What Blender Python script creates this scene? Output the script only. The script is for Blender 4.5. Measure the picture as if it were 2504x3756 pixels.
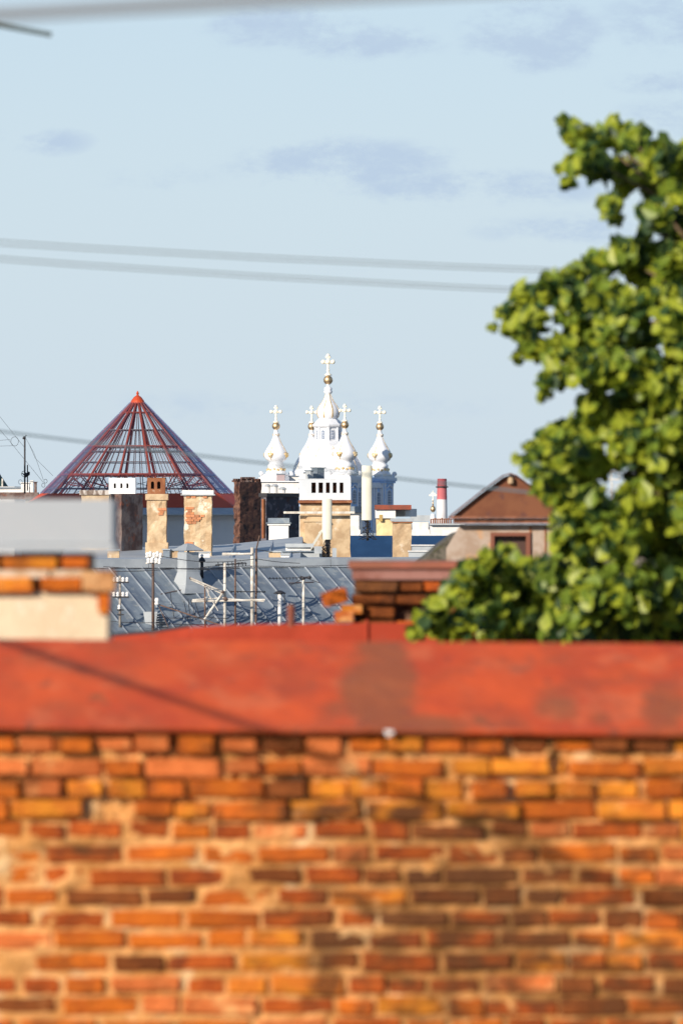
import bpy, math, random
from mathutils import Vector, noise as mn
random.seed(7)
R = math.radians
for o in list(bpy.data.objects): bpy.data.objects.remove(o)
scn = bpy.context.scene
col = scn.collection

# ------------------------------------------------------------------ camera, light, exposure
F = 3756 * 200 / 36.0          # focal length in photo pixels
H = 22.0                       # eye height above the street
HOR = 1930.0                   # image row of the horizon
cd = bpy.data.cameras.new('camera'); cam = bpy.data.objects.new('camera', cd); col.objects.link(cam)
cam.location = (0, 0, H); cam.rotation_euler = (R(90), 0, 0)
cd.sensor_fit = 'VERTICAL'; cd.sensor_height = 36; cd.sensor_width = 24; cd.lens = 200
cd.shift_y = (HOR - 1878) / 3756
cd.clip_start = 0.5; cd.clip_end = 60000
cd.dof.use_dof = True; cd.dof.focus_distance = 230; cd.dof.aperture_fstop = 5.2
scn.camera = cam

SUN_AZ, SUN_EL = 36.0, 21.0     # azimuth left of straight-behind-the-camera
sdir = Vector((-math.sin(R(SUN_AZ)) * math.cos(R(SUN_EL)), -math.cos(R(SUN_AZ)) * math.cos(R(SUN_EL)), math.sin(R(SUN_EL))))
sl = bpy.data.lights.new('sun', 'SUN'); sun = bpy.data.objects.new('sun', sl); col.objects.link(sun)
sl.energy = 5.0; sl.angle = R(0.5); sl.color = (1.0, 0.89, 0.76)
sun.rotation_euler = (-sdir).to_track_quat('-Z', 'Y').to_euler()
sun.location = (-20, -20, 60)

w = bpy.data.worlds.new('World'); scn.world = w; w.use_nodes = True
nt = w.node_tree; N = nt.nodes; L = nt.links; N.clear()
def nd(t, **k):
    n = N.new(t)
    for a, b in k.items(): setattr(n, a, b)
    return n
sky = nd('ShaderNodeTexSky', sky_type='NISHITA', sun_disc=False)
sky.sun_elevation = R(SUN_EL); sky.sun_rotation = R(180 + SUN_AZ)   # checked: 0 = +Y, clockwise
sky.altitude = 20; sky.air_density = 0.9; sky.dust_density = 0.15; sky.ozone_density = 4.0
tc = nd('ShaderNodeTexCoord')
sep = nd('ShaderNodeSeparateXYZ'); L.new(tc.outputs['Generated'], sep.inputs[0])
def m(op, a, b=None, c=None):
    n = nd('ShaderNodeMath', operation=op)
    for i, v in enumerate((a, b, c)):
        if v is None: continue
        if isinstance(v, (int, float)): n.inputs[i].default_value = v
        else: L.new(v, n.inputs[i])
    return n.outputs[0]
ay = m('MAXIMUM', m('ABSOLUTE', sep.outputs[1]), 0.15)
u = m('DIVIDE', sep.outputs[0], ay); v = m('DIVIDE', sep.outputs[2], ay)
comb = nd('ShaderNodeCombineXYZ'); L.new(u, comb.inputs[0]); L.new(m('MULTIPLY', v, 1.9), comb.inputs[1]); L.new(sep.outputs[1], comb.inputs[2])
nz = nd('ShaderNodeTexNoise'); nz.inputs['Scale'].default_value = 60; nz.inputs['Detail'].default_value = 9; nz.inputs['Roughness'].default_value = 0.68
L.new(comb.outputs[0], nz.inputs['Vector'])
nz2 = nd('ShaderNodeTexNoise'); nz2.inputs['Scale'].default_value = 16; nz2.inputs['Detail'].default_value = 5
L.new(comb.outputs[0], nz2.inputs['Vector'])
tot = None
for (cx, cy, rx, ry, st) in ((1050, 90, 330, 95, .8), (1330, 150, 330, 70, .7), (1950, 130, 260, 140, .95), (2420, 90, 240, 150, .5), (2430, 300, 190, 50, .6),
                             (1250, 600, 420, 95, .75), (1750, 690, 480, 70, .8), (2150, 840, 420, 60, .55), (190, 520, 150, 50, .55), (620, 660, 240, 60, .25), (2500, 430, 240, 80, .5), (0, 490, 60, 30, .35),(1000,1490,900,60,.25)):
    a = m('DIVIDE', m('SUBTRACT', u, (cx - 1252) / F), rx / F); b = m('DIVIDE', m('SUBTRACT', v, (HOR - cy) / F), ry / F)
    r2 = m('ADD', m('MULTIPLY', a, a), m('MULTIPLY', b, b))
    g = m('MULTIPLY', m('MAXIMUM', m('SUBTRACT', 1.5, r2), 0.0), st)
    tot = g if tot is None else m('MAXIMUM', tot, g)
# farther round the sky the same broken cloud goes on
side = m('MULTIPLY', m('GREATER_THAN', m('ABSOLUTE', u), 0.08), 0.55)
hi = m('MULTIPLY', m('GREATER_THAN', v, 0.1), 0.5)
tot = m('MAXIMUM', tot, m('MULTIPLY', m('MAXIMUM', side, hi), m('MULTIPLY', nz2.outputs[0], 1.4)))
mr = nd('ShaderNodeMapRange', interpolation_type='SMOOTHSTEP'); mr.inputs['From Min'].default_value = 0.56; mr.inputs['From Max'].default_value = 0.84
L.new(m('ADD', m('MULTIPLY', nz.outputs[0], 1.15), m('MULTIPLY', tot, 0.16)), mr.inputs['Value'])
cf = m('MULTIPLY', m('MULTIPLY', mr.outputs[0], m('MINIMUM', m('MULTIPLY', tot, 1.3), 1.0)), 0.9)
# pale haze lying over the horizon, thinning upwards, the same all the way round
hz_f = m('MULTIPLY', m('POWER', 2.718, m('MULTIPLY', m('POWER', m('MAXIMUM', sep.outputs[2], 0.0), 2.0), -34.0)), 0.97)
rmp = nd('ShaderNodeMapRange'); rmp.inputs['From Min'].default_value = -0.01; rmp.inputs['From Max'].default_value = 0.10; L.new(sep.outputs[2], rmp.inputs['Value'])
hc = nd('ShaderNodeMixRGB'); L.new(rmp.outputs[0], hc.inputs[0]); hc.inputs[1].default_value = (5.25, 6.15, 6.95, 1); hc.inputs[2].default_value = (5.65, 6.65, 7.3, 1)
hsv = nd('ShaderNodeMixRGB'); L.new(hz_f, hsv.inputs[0]); L.new(hc.outputs[0], hsv.inputs[2])
L.new(sky.outputs[0], hsv.inputs[1])
mx = nd('ShaderNodeMixRGB'); L.new(cf, mx.inputs[0]); L.new(hsv.outputs[0], mx.inputs[1]); mx.inputs[2].default_value = (4.3, 5.4, 6.8, 1)
bg = nd('ShaderNodeBackground'); bg.inputs['Strength'].default_value = 0.10
L.new(mx.outputs[0], bg.inputs[0]); out = nd('ShaderNodeOutputWorld'); L.new(bg.outputs[0], out.inputs[0])
scn.view_settings.view_transform = 'Standard'; scn.view_settings.look = 'None'
scn.view_settings.gamma = 1; scn.view_settings.use_curve_mapping = False; scn.view_settings.exposure = 0.2
scn.render.engine = 'CYCLES'
scn.cycles.max_bounces = 8; scn.cycles.transparent_max_bounces = 24

# ------------------------------------------------------------------ helpers
def P(px, py, d): return Vector(((px - 1252) / F * d, d, H + (HOR - py) / F * d))
def X(px, d): return (px - 1252) / F * d
def Z(py, d): return H + (HOR - py) / F * d
def tag(o, label=None, cat=None, group=None, kind=None):
    if label: o['label'] = label
    if cat: o['category'] = cat
    if group: o['group'] = group
    if kind: o['kind'] = kind
    return o
def thing(name, loc, label, cat, group=None):
    o = bpy.data.objects.new(name, None); col.objects.link(o); o.location = loc; o.empty_display_size = .2
    return tag(o, label, cat, group)
class MB:
    def __init__(s): s.v = []; s.f = []; s.mi = []; s.cur = 0
    def add(s, vs, fs):
        b = len(s.v); s.v += [tuple(q) for q in vs]; s.f += [tuple(b + i for i in f) for f in fs]; s.mi += [s.cur] * len(fs); return s
    def box(s, x0, x1, y0, y1, z0, z1):
        return s.add([(x0,y0,z0),(x1,y0,z0),(x1,y1,z0),(x0,y1,z0),(x0,y0,z1),(x1,y0,z1),(x1,y1,z1),(x0,y1,z1)],
                     [(0,3,2,1),(4,5,6,7),(0,1,5,4),(1,2,6,5),(2,3,7,6),(3,0,4,7)])
    def pbox(s, x0, x1, yt, yb, d, dep=.5): return s.box(X(x0,d), X(x1,d), d, d+dep, Z(yb,d), Z(yt,d))
    def rbox(s, cx, cy, hx, hy, ang, z0, z1, top=1.0):
        c, q = math.cos(ang), math.sin(ang); vs = []
        for z, k in ((z0,1.0),(z1,top)):
            for a, b in ((-1,-1),(1,-1),(1,1),(-1,1)):
                x, y = a*hx*k, b*hy*k; vs.append((cx+x*c-y*q, cy+x*q+y*c, z))
        return s.add(vs, [(0,3,2,1),(4,5,6,7),(0,1,5,4),(1,2,6,5),(2,3,7,6),(3,0,4,7)])
    def hexa(s, vs): return s.add(vs, [(0,3,2,1),(4,5,6,7),(0,1,5,4),(1,2,6,5),(2,3,7,6),(3,0,4,7)])
    def tube(s, p, q, r, n=8, r2=None):
        p = Vector(p); q = Vector(q); r2 = r if r2 is None else r2; d = (q-p).normalized()
        a = d.cross(Vector((0,0,1)) if abs(d.z) < .9 else Vector((1,0,0))).normalized(); b = d.cross(a); vs = []
        for c, rr in ((p,r),(q,r2)):
            for i in range(n):
                t = 2*math.pi*i/n; vs.append(c + (a*math.cos(t)+b*math.sin(t))*rr)
        fs = [(i,(i+1)%n,n+(i+1)%n,n+i) for i in range(n)] + [tuple(range(n))[::-1], tuple(range(n,2*n))]
        return s.add(vs, fs)
    def path(s, pts, r, n=8):
        pts = [Vector(p) for p in pts]; vs = []; k = len(pts)
        for j, c in enumerate(pts):
            d = (pts[min(j+1,k-1)] - pts[max(j-1,0)]).normalized()
            a = d.cross(Vector((0,0,1)) if abs(d.z) < .9 else Vector((1,0,0))).normalized(); b = d.cross(a)
            rr = r[j] if isinstance(r, (list,tuple)) else r
            for i in range(n):
                t = 2*math.pi*i/n; vs.append(c + (a*math.cos(t)+b*math.sin(t))*rr)
        fs = [(j*n+i, j*n+(i+1)%n, (j+1)*n+(i+1)%n, (j+1)*n+i) for j in range(k-1) for i in range(n)]
        fs += [tuple(range(n))[::-1], tuple(range((k-1)*n, k*n))]
        return s.add(vs, fs)
    def lathe(s, prof, cx, cy, n=24, rot=0):
        vs = []; k = len(prof)
        for r, z in prof:
            for i in range(n):
                t = rot + 2*math.pi*i/n; vs.append((cx+r*math.cos(t), cy+r*math.sin(t), z))
        fs = [(j*n+i, j*n+(i+1)%n, (j+1)*n+(i+1)%n, (j+1)*n+i) for j in range(k-1) for i in range(n)]
        fs += [tuple(range(n))[::-1], tuple(range((k-1)*n, k*n))]
        return s.add(vs, fs)
    def ball(s, c, r, n=16, sz=1.0):
        c = Vector(c); return s.lathe([(max(r*math.sin(math.pi*j/(n//2)), r*.01), c.z - r*sz*math.cos(math.pi*j/(n//2))) for j in range(n//2+1)], c.x, c.y, n)
    def prism(s, pts, d, dep):           # outline given in photo pixels at distance d, extruded away by dep metres
        k = len(pts); vs = [P(a,b,d) for a,b in pts] + [P(a,b,d)+Vector((0,dep,0)) for a,b in pts]
        fs = [tuple(range(k)), tuple(range(2*k-1,k-1,-1))] + [(i,i+k,(i+1)%k+k,(i+1)%k) for i in range(k)]
        return s.add(vs, fs)
    def sheet(s, vs, t=(0,0,-.02)):      # polygon with thickness
        k = len(vs); t = Vector(t); vs = [Vector(q) for q in vs]
        return s.add(vs + [q+t for q in vs], [tuple(range(k)), tuple(range(2*k-1,k-1,-1))] + [(i,i+k,(i+1)%k+k,(i+1)%k) for i in range(k)])
def wloc(o):
    l = Vector((0,0,0))
    while o is not None: l += o.location; o = o.parent
    return l
def obj(name, mb, mat, parent=None, smooth=False, origin=None):
    import bmesh
    off = wloc(parent) if parent else (Vector(origin) if origin is not None else Vector((0,0,0)))
    me = bpy.data.meshes.new(name)
    me.from_pydata([(a-off.x, b-off.y, c-off.z) for a,b,c in mb.v], [], mb.f)
    bm = bmesh.new(); bm.from_mesh(me); bmesh.ops.recalc_face_normals(bm, faces=bm.faces); bm.to_mesh(me); bm.free()
    for mm in (mat if isinstance(mat, (list,tuple)) else [mat]): me.materials.append(mm)
    for p, k in zip(me.polygons, mb.mi): p.material_index = k
    if smooth is True: me.polygons.foreach_set('use_smooth', [True]*len(me.polygons))
    me.update()
    o = bpy.data.objects.new(name, me); col.objects.link(o)
    if parent: o.parent = parent
    elif origin is not None: o.location = origin
    return o
def copy_tree(o, parent=None):
    c = o.copy(); col.objects.link(c)
    if parent: c.parent = parent
    for ch in list(o.children): copy_tree(ch, c)
    return c

def M(name, c1, c2=None, scale=3.0, rough=.75, metal=0.0, bump=0.0, thr=(.4,.6), c3=None, s3=2.0, thr3=(.55,.65), stretch=None, bscale=None, spec=.4, rnd=0.0):
    mt = bpy.data.materials.new(name); mt.use_nodes = True; t = mt.node_tree; b = t.nodes['Principled BSDF']
    b.inputs['Roughness'].default_value = rough; b.inputs['Metallic'].default_value = metal; b.inputs['Specular IOR Level'].default_value = spec
    def new(k): return t.nodes.new(k)
    geo = new('ShaderNodeNewGeometry'); vec = geo.outputs['Position']
    if rnd:
        oi = new('ShaderNodeObjectInfo'); ad = new('ShaderNodeVectorMath'); ad.operation = 'ADD'; t.links.new(vec, ad.inputs[0]); t.links.new(oi.outputs['Random'], ad.inputs[1]); vec = ad.outputs[0]
    if stretch:
        mp = new('ShaderNodeVectorMath'); mp.operation = 'MULTIPLY'; mp.inputs[1].default_value = stretch; t.links.new(vec, mp.inputs[0]); vec = mp.outputs[0]
    def noise(sc, det=6):
        n = new('ShaderNodeTexNoise'); n.inputs['Scale'].default_value = sc; n.inputs['Detail'].default_value = det; n.inputs['Roughness'].default_value = .6
        t.links.new(vec, n.inputs['Vector']); return n.outputs[0]
    def ramp(val, a, bb):
        r = new('ShaderNodeMapRange'); r.interpolation_type = 'SMOOTHSTEP'; r.inputs['From Min'].default_value = a; r.inputs['From Max'].default_value = bb
        t.links.new(val, r.inputs['Value']); return r.outputs[0]
    def mix(f, a, bb):
        x = new('ShaderNodeMixRGB'); t.links.new(f, x.inputs[0])
        for i, q in ((1,a),(2,bb)):
            if isinstance(q, tuple): x.inputs[i].default_value = (*q, 1)
            else: t.links.new(q, x.inputs[i])
        return x.outputs[0]
    c = c1
    if c2: c = mix(ramp(noise(scale), *thr), c1, c2)
    if c3: c = mix(ramp(noise(s3, 8), *thr3), c, c3)
    if rnd:
        hs = new('ShaderNodeHueSaturation'); mm = new('ShaderNodeMapRange'); mm.inputs['To Min'].default_value = 1-rnd; mm.inputs['To Max'].default_value = 1+rnd
        t.links.new(oi.outputs['Random'], mm.inputs['Value']); t.links.new(mm.outputs[0], hs.inputs['Value'])
        if isinstance(c, tuple): hs.inputs['Color'].default_value = (*c,1)
        else: t.links.new(c, hs.inputs['Color'])
        c = hs.outputs[0]
    if isinstance(c, tuple): b.inputs['Base Color'].default_value = (*c, 1)
    else: t.links.new(c, b.inputs['Base Color'])
    if bump:
        bp = new('ShaderNodeBump'); bp.inputs['Strength'].default_value = bump; bp.inputs['Distance'].default_value = .02
        t.links.new(noise(bscale or scale*4), bp.inputs['Height']); t.links.new(bp.outputs[0], b.inputs['Normal'])
    return mt

m_ground = M('asphalt', (.05,.05,.05), (.08,.075,.07), .2)
m_yard = M('building_wall', (.42,.34,.22), (.36,.29,.2), .5)
m_white = M('white_stucco', (.80,.81,.83), (.72,.74,.77), .4, rough=.6)
m_paint = M('white_paint', (.80,.79,.76), (.70,.68,.64), 3, c3=(.5,.38,.25), s3=5, thr3=(.68,.78))
m_domewhite = M('dome_white', (.83,.85,.88), rough=.38)
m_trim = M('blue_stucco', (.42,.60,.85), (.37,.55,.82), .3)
m_gold = M('gilded', (.66,.48,.28), rough=.5, metal=1.0)
m_cross = M('cross_sun_glint', (1.0,.93,.74), rough=.45, metal=0, spec=1.0)  # pale non-metal gold: the sun's glint is put into the colour
m_gilt = M('gilt_ornament', (.62,.42,.16), (.80,.66,.42), .8, rough=.5, metal=.4)
m_winglass = M('dark_window_glass', (.03,.04,.06), rough=.15)
m_cathglass = M('blue_grey_glass', (.10,.16,.26), rough=.3)
m_greymetal = M('galvanised_sheet', (.25,.30,.34), (.17,.21,.26), 1.1, rough=.5, metal=.25, bump=.15, c3=(.30,.34,.36), s3=4)
m_greymetal2 = M('galvanised_sheet_pale', (.46,.49,.50), (.37,.40,.42), 1.3, rough=.5, metal=.2, bump=.1)
m_panel = M('roof_panel_sheet', (.25,.30,.34), (.17,.21,.26), 1.1, rough=.5, metal=.25, bump=.25, c3=(.31,.34,.35), s3=5, rnd=.13)
m_seam = M('seam_metal', (.40,.44,.48), (.26,.29,.33), 2, rough=.4, metal=.3)
m_plaster = M('old_plaster', (.58,.43,.26), (.44,.30,.17), 2.6, bump=.6, c3=(.66,.56,.42), s3=3, thr3=(.57,.68))
m_plaster2 = M('patchy_plaster', (.58,.43,.26), (.46,.31,.17), 3.5, bump=.7, c3=(.80,.70,.55), s3=2.2, thr3=(.54,.62))
m_darkbrick = M('dark_brick', (.10,.055,.045), (.20,.15,.13), 2.5, bump=.8, c3=(.26,.08,.04), s3=4, thr3=(.58,.66))  # dark enough to hold the wide stack's shade in its colour
m_rust = M('rusty_sheet', (.22,.075,.03), (.30,.12,.05), 3, rough=.8, bump=.3, c3=(.45,.32,.22), s3=6, thr3=(.62,.7))
m_rust2 = M('rusty_sheet_red', (.27,.065,.035), (.20,.06,.035), 4, rough=.75, bump=.2)
m_darkmetal = M('dark_metal', (.03,.03,.035), rough=.5)
m_pole = M('weathered_pole', (.42,.38,.33), (.22,.18,.15), 6, bump=.3)
m_polewhite = M('pale_mast', (.72,.68,.60), (.50,.45,.38), 5)
m_brownpole = M('rusty_pole', (.16,.09,.06), (.10,.07,.06), 6)
m_porcelain = M('porcelain', (.85,.82,.78), rough=.2)
m_radome = M('cream_radome', (.72,.70,.58), (.68,.66,.55), 2, rough=.45)
m_redframe = M('red_steel', (.30,.055,.03), (.22,.045,.03), 1.5, rough=.5)
m_redsheet = M('red_roof_sheet', (.56,.075,.022), (.46,.06,.02), .8, rough=.5)
m_cable = M('cable_sheath', (.10,.13,.13), rough=.6)
m_cablegrey = M('grey_cable', (.22,.24,.26), rough=.6)

# ------------------------------------------------------------------ ground
g = MB(); g.box(-30000, 30000, -200, 50000, -1, 0)
tag(obj('ground', g, m_ground), 'dark street level ground far below the roofs', kind='structure')

# ------------------------------------------------------------------ cathedral (about two kilometres off)
D = 2000.0; s = D / F
cx0, cy0 = X(1203, D), D
cath = thing('cathedral', (cx0, cy0, 0), 'white baroque cathedral with five gold-crossed onion domes on the skyline', 'cathedral')
def cz(py): return Z(py, D)
def prof(pts): return [(r*s, cz(y)) for r, y in pts]
ROT = R(27)
def arch_window(par, cx, cy, rad, az, wpx, y0, y1, glass=True, name='window'):
    """arched opening on a wall whose outward normal has azimuth az (0 = to the camera, + = right)"""
    n = Vector((math.sin(az), -math.cos(az), 0)); t = Vector((math.cos(az), math.sin(az), 0)); c = Vector((cx, cy, 0)) + n*rad
    def shape(hw, top, bot, off, mb, dep):
        pts = [(-hw, bot), (hw, bot)] + [(hw*math.cos(a), top - hw/s*0 + 0) for a in ()] 
        arc = [(hw*math.cos(math.pi*k/8), cz(top)-hw + hw*math.sin(math.pi*k/8)) for k in range(9)]
        poly = [(-hw, cz(bot)), (hw, cz(bot))] + arc
        vs = [c + n*off + t*a + Vector((0,0,zz)) for a, zz in poly]; k = len(vs)
        mb.add(vs + [q - n*dep for q in vs], [tuple(range(k)), tuple(range(2*k-1,k-1,-1))] + [(i,(i+1)%k,(i+1)%k+k,i+k) for i in range(k)])
    fr = MB(); shape(wpx*1.35*s/2*1.0, y0-3, y1+1, .25, fr, .5); f = obj('window', fr, m_white, par)
    gl = MB(); shape(wpx*s/2, y0, y1, .32, gl, .2); obj('glass', gl, m_cathglass, f)
    gb = MB()
    for q in range(1, 5):
        zz = cz(y1) + (cz(y0)-cz(y1))*q/5.5; a = c + n*.36 + Vector((0,0,zz)); gb.tube(a - t*wpx*s/2, a + t*wpx*s/2, .07, 4)
    a = c + n*.36; gb.tube(a + Vector((0,0,cz(y1))), a + Vector((0,0,cz(y0))), .07, 4)
    obj('glazing_bar', gb, m_white, f)
# base block, rotated so that one face turns to the sun and the other away
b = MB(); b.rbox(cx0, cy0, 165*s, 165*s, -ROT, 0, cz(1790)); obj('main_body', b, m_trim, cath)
for az in (-ROT, R(63)):
    n = Vector((math.sin(az), -math.cos(az), 0)); t_ = Vector((math.cos(az), math.sin(az), 0))
    for q in (-118,-98,-60,-40,40,60,98,118):
        c = Vector((cx0,cy0,0)) + n*166*s + t_*q*s; b = MB(); b.rbox(c.x, c.y, 5*s, 3*s, az, 0, cz(1791)); obj('pilaster', b, m_white, cath)
    for q in (-79,0,79): arch_window(cath, cx0 + t_.x*q*s, cy0 + t_.y*q*s, 165*s, az, 22, 1806, 1862)
b = MB(); b.rbox(cx0, cy0, 172*s, 172*s, -ROT, cz(1790), cz(1778)); b.rbox(cx0, cy0, 168*s, 168*s, -ROT, cz(1778), cz(1770)); obj('cornice', b, m_white, cath)
b = MB(); b.lathe(prof([(128,1800),(128,1760),(138,1756),(138,1748),(130,1744)]), cx0, cy0, 8, R(22.5-27)); obj('drum', b, m_white, cath)
big = prof([(134,1746),(131,1735),(126,1715),(118,1695),(104,1672),(84,1652),(62,1638),(52,1632)])
b = MB(); b.lathe(big, cx0, cy0, 8, R(22.5-27)); dome = obj('dome', b, m_domewhite, cath)
for k in range(8):
    b = MB(); t = R(22.5-27) + k*math.pi/4
    for (r1,z1),(r2,z2) in zip(big, big[1:]):
        b.tube((cx0+r1*math.cos(t),cy0+r1*math.sin(t),z1),(cx0+r2*math.cos(t),cy0+r2*math.sin(t),z2), .11, 5)
    obj('dome_rib', b, m_domewhite, dome)
    t += math.pi/8; b = MB()
    if True:
        kk = math.cos(math.pi/8)
        for (r1,z1),(r2,z2) in zip(big, big[1:]):
            b.tube((cx0+r1*kk*math.cos(t),cy0+r1*kk*math.sin(t),z1),(cx0+r2*kk*math.cos(t),cy0+r2*kk*math.sin(t),z2), .12, 5)
    obj('gilt_line', b, m_gilt, dome)
b = MB()      # hanging garlands round the foot of the lantern
for k in range(16):
    for j in range(6):
        t0 = 2*math.pi*(k+j/6)/16; t1 = 2*math.pi*(k+(j+1)/6)/16
        y0 = 1640 + 9*math.sin(math.pi*j/6); y1 = 1640 + 9*math.sin(math.pi*(j+1)/6)
        r0 = (56+ (y0-1640)*1.9)*s; r1 = (56+(y1-1640)*1.9)*s
        b.tube((cx0+r0*math.cos(t0),cy0+r0*math.sin(t0),cz(y0)),(cx0+r1*math.cos(t1),cy0+r1*math.sin(t1),cz(y1)), .13, 4)
obj('garland', b, m_gilt, dome)
b = MB(); b.lathe(prof([(60,1642),(58,1628),(56,1622),(52,1622),(52,1616),(45,1616),(45,1568),(50,1568),(56,1564),(58,1558),(50,1552),(44,1544),(34,1536),(30,1534)]), cx0, cy0, 8, R(22.5-20)); lan = obj('lantern', b, m_white, cath)
for k in range(-3, 4):
    arch_window(cath, cx0, cy0, 45*s*math.cos(R(22.5)), R(20)+k*math.pi/4-math.pi/8*0, 11, 1578, 1610)
for k in range(8):
    b = MB(); t = R(2.5)+k*math.pi/4
    b.lathe([(.42,cz(1616)),(.35,cz(1612)),(.35,cz(1572)),(.5,cz(1568))], cx0+47*s*math.cos(t), cy0+47*s*math.sin(t), 8)
    obj('column', b, m_white, lan)
def onion(par, cx, cy, kr, y_bul, ys, name='onion_dome'):
    pass
def cross(par, cx, cy, ytop, ybot, span):
    b = MB(); hh = (ybot-ytop)*s; zt = cz(ytop); zb = cz(ybot); wv = .09*hh; za = zb + hh*.62
    b.box(cx-wv/2, cx+wv/2, cy-.2, cy+.2, zb, zt-wv)
    b.box(cx-span*s/2+wv*.8, cx+span*s/2-wv*.8, cy-.17, cy+.17, za-wv/2, za+wv/2)
    b.ball((cx, cy, zt-wv), wv*1.0, 10)
    for q in (-1,1):
        b.ball((cx+q*(span*s/2-wv), cy, za), wv*1.15, 10)
        b.ball((cx+q*wv*1.1, cy, za-wv*.5), wv*.62, 8); b.ball((cx+q*wv*.8, cy, zt-wv*1.8), wv*.6, 8)
    b.ball((cx, cy, za), wv*1.25, 10)
    b.lathe([(wv*2.0,zb),(wv*1.7,zb+hh*.05),(wv*.7,zb+hh*.1),(wv*.6,zb+hh*.2),(wv*.9,zb+hh*.24),(wv*.4,zb+hh*.3)], cx, cy, 10)
    obj('cross', b, m_cross, par, True)
mp = [(31,1537),(37,1533),(41.5,1525),(43.5,1513),(41,1500),(34,1488),(25,1477),(17,1464),(12,1452),(9.5,1444),(15,1441),(16,1436),(13,1431),(15.5,1427),(12,1421),(6,1418),(5,1411),(7,1409)]
b = MB(); b.lathe(prof(mp), cx0, cy0, 32); on = obj('onion_dome', b, m_domewhite, cath, True)
def gilding(par, cx, cy, pts, azs, wid, blob=None):
    for az in azs:
        b = MB(); n = Vector((math.sin(az), -math.cos(az), 0)); t = Vector((math.cos(az), math.sin(az), 0))
        for (r1,y1),(r2,y2) in zip(pts, pts[1:]):
            w1 = wid*(.3+.7*(r1/43)); w2 = wid*(.3+.7*(r2/43)); o1 = Vector((cx,cy,cz(y1)))+n*(r1*s+.08); o2 = Vector((cx,cy,cz(y2)))+n*(r2*s+.08)
            b.add([o1-t*w1,o1+t*w1,o2+t*w2,o2-t*w2,o1-t*w1-n*.3,o1+t*w1-n*.3,o2+t*w2-n*.3,o2-t*w2-n*.3],[(0,1,2,3),(4,5,6,7),(0,1,5,4),(1,2,6,5),(2,3,7,6),(3,0,4,7)])
        if blob:
            r, y, q = blob; o = Vector((cx,cy,cz(y)))+n*(r*s); b.ball(o, q, 8); b.ball(o+t*q*.8+Vector((0,0,q*.5)), q*.6, 6); b.ball(o-t*q*.8+Vector((0,0,q*.5)), q*.6, 6)
        obj('gilding', b, m_gilt, par)
gilding(on, cx0, cy0, mp[1:10], [R(-22+45*k) for k in range(8)], .26)
b = MB(); b.ball((cx0, cy0, cz(1394)), 17*s, 24); obj('ball', b, m_gold, cath, True)
cross(cath, cx0, cy0, 1297, 1377, 50)
tp = [(46,1744),(40,1738),(33,1728),(27,1720),(30,1716),(31,1706),(26,1702),(26,1697),(29,1693),(37,1687),(42,1678),(43,1669),(40,1657),(33,1645),(25,1633),(18,1620),(13,1608),(10,1600),(12,1597),(11,1592),(8,1588),(6.5,1580),(8,1578)]
def tower():
    t = bpy.data.objects.new('bell_tower', bpy.data.meshes.new('bell_tower')); return t
TW = [(-61,190,1.0,-3),(-190,-61,1.0,0),(190,61,1.0,0),(61,-190,1.0,-2)]
for dx, dy, k, oy in TW:
    cx, cy = cx0+dx*s, cy0+dy*s
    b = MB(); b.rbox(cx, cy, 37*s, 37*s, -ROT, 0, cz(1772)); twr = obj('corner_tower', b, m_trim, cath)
    b = MB()
    b.rbox(cx, cy, 43*s, 43*s, -ROT, cz(1772), cz(1764)); b.rbox(cx, cy, 47*s, 47*s, -ROT, cz(1764), cz(1752)); b.rbox(cx, cy, 42*s, 42*s, -ROT, cz(1752), cz(1741), .92)
    obj('cornice', b, m_white if dx != 190 else m_trim, twr)  # right tower's cornice is blue to stand in for its shade
    for a in (-1,1):
        for e in (-1,1):
            for f in ((a*36,e*30),(a*30,e*36)):
                X1 = f[0]*s*1.02; Y1 = f[1]*s*1.02; c_, q_ = math.cos(-ROT), math.sin(-ROT); b = MB()
                b.lathe([(.38,0),(.34,cz(1855)),(.34,cz(1785)),(.5,cz(1772))], cx+X1*c_-Y1*q_, cy+X1*q_+Y1*c_, 8)
                obj('pilaster', b, m_white, twr)
    for az in (-ROT, R(63)):
        n = Vector((math.sin(az), -math.cos(az), 0)); arch_window(twr, cx, cy, 37*s, az, 26, 1798, 1848)
        q = Vector((cx,cy,0))+n*(37*s+.3); t = Vector((math.cos(az), math.sin(az), 0))
        b = MB(); b.tube(q - t*20*s + Vector((0,0,cz(1790))), q + Vector((0,0,cz(1778))), .3, 5); b.tube(q + t*20*s + Vector((0,0,cz(1790))), q + Vector((0,0,cz(1778))), .3, 5)
        obj('pediment', b, m_white, twr)
    pr = [(r, y+oy) for r, y in tp]
    b = MB(); b.lathe(prof(pr), cx, cy, 32); on = obj('onion_dome', b, m_domewhite, cath, True)
    gilding(on, cx, cy, pr[9:18], [R(-27+90*q) for q in range(4)], .16, (42, 1671+oy, .9))
    b = MB()
    for q in range(14):
        t = 2*math.pi*q/14; b.ball((cx+31*s*math.cos(t), cy+31*s*math.sin(t), cz(1722+oy+3*(q%2))), .55, 6); 
        t += .2; b.ball((cx+11*s*math.cos(t), cy+11*s*math.sin(t), cz(1594+oy+4*(q%2))), .3, 5)
    obj('gilt_wreath', b, m_gilt, on)
    b = MB(); b.ball((cx, cy, cz(1564+oy)), 14.5*s, 20); obj('ball', b, m_gold, cath, True)
    cross(cath, cx, cy, 1487+oy, 1551+oy, 45)
    for a in (-1,1):
        for e in (-1,1):
            X1, Y1 = a*40*s, e*40*s; c_, q_ = math.cos(-ROT), math.sin(-ROT)
            b = MB(); b.ball((cx+X1*c_-Y1*q_, cy+X1*q_+Y1*c_, cz(1738)), .9, 8)
            obj('urn', b, m_white, twr)

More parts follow.
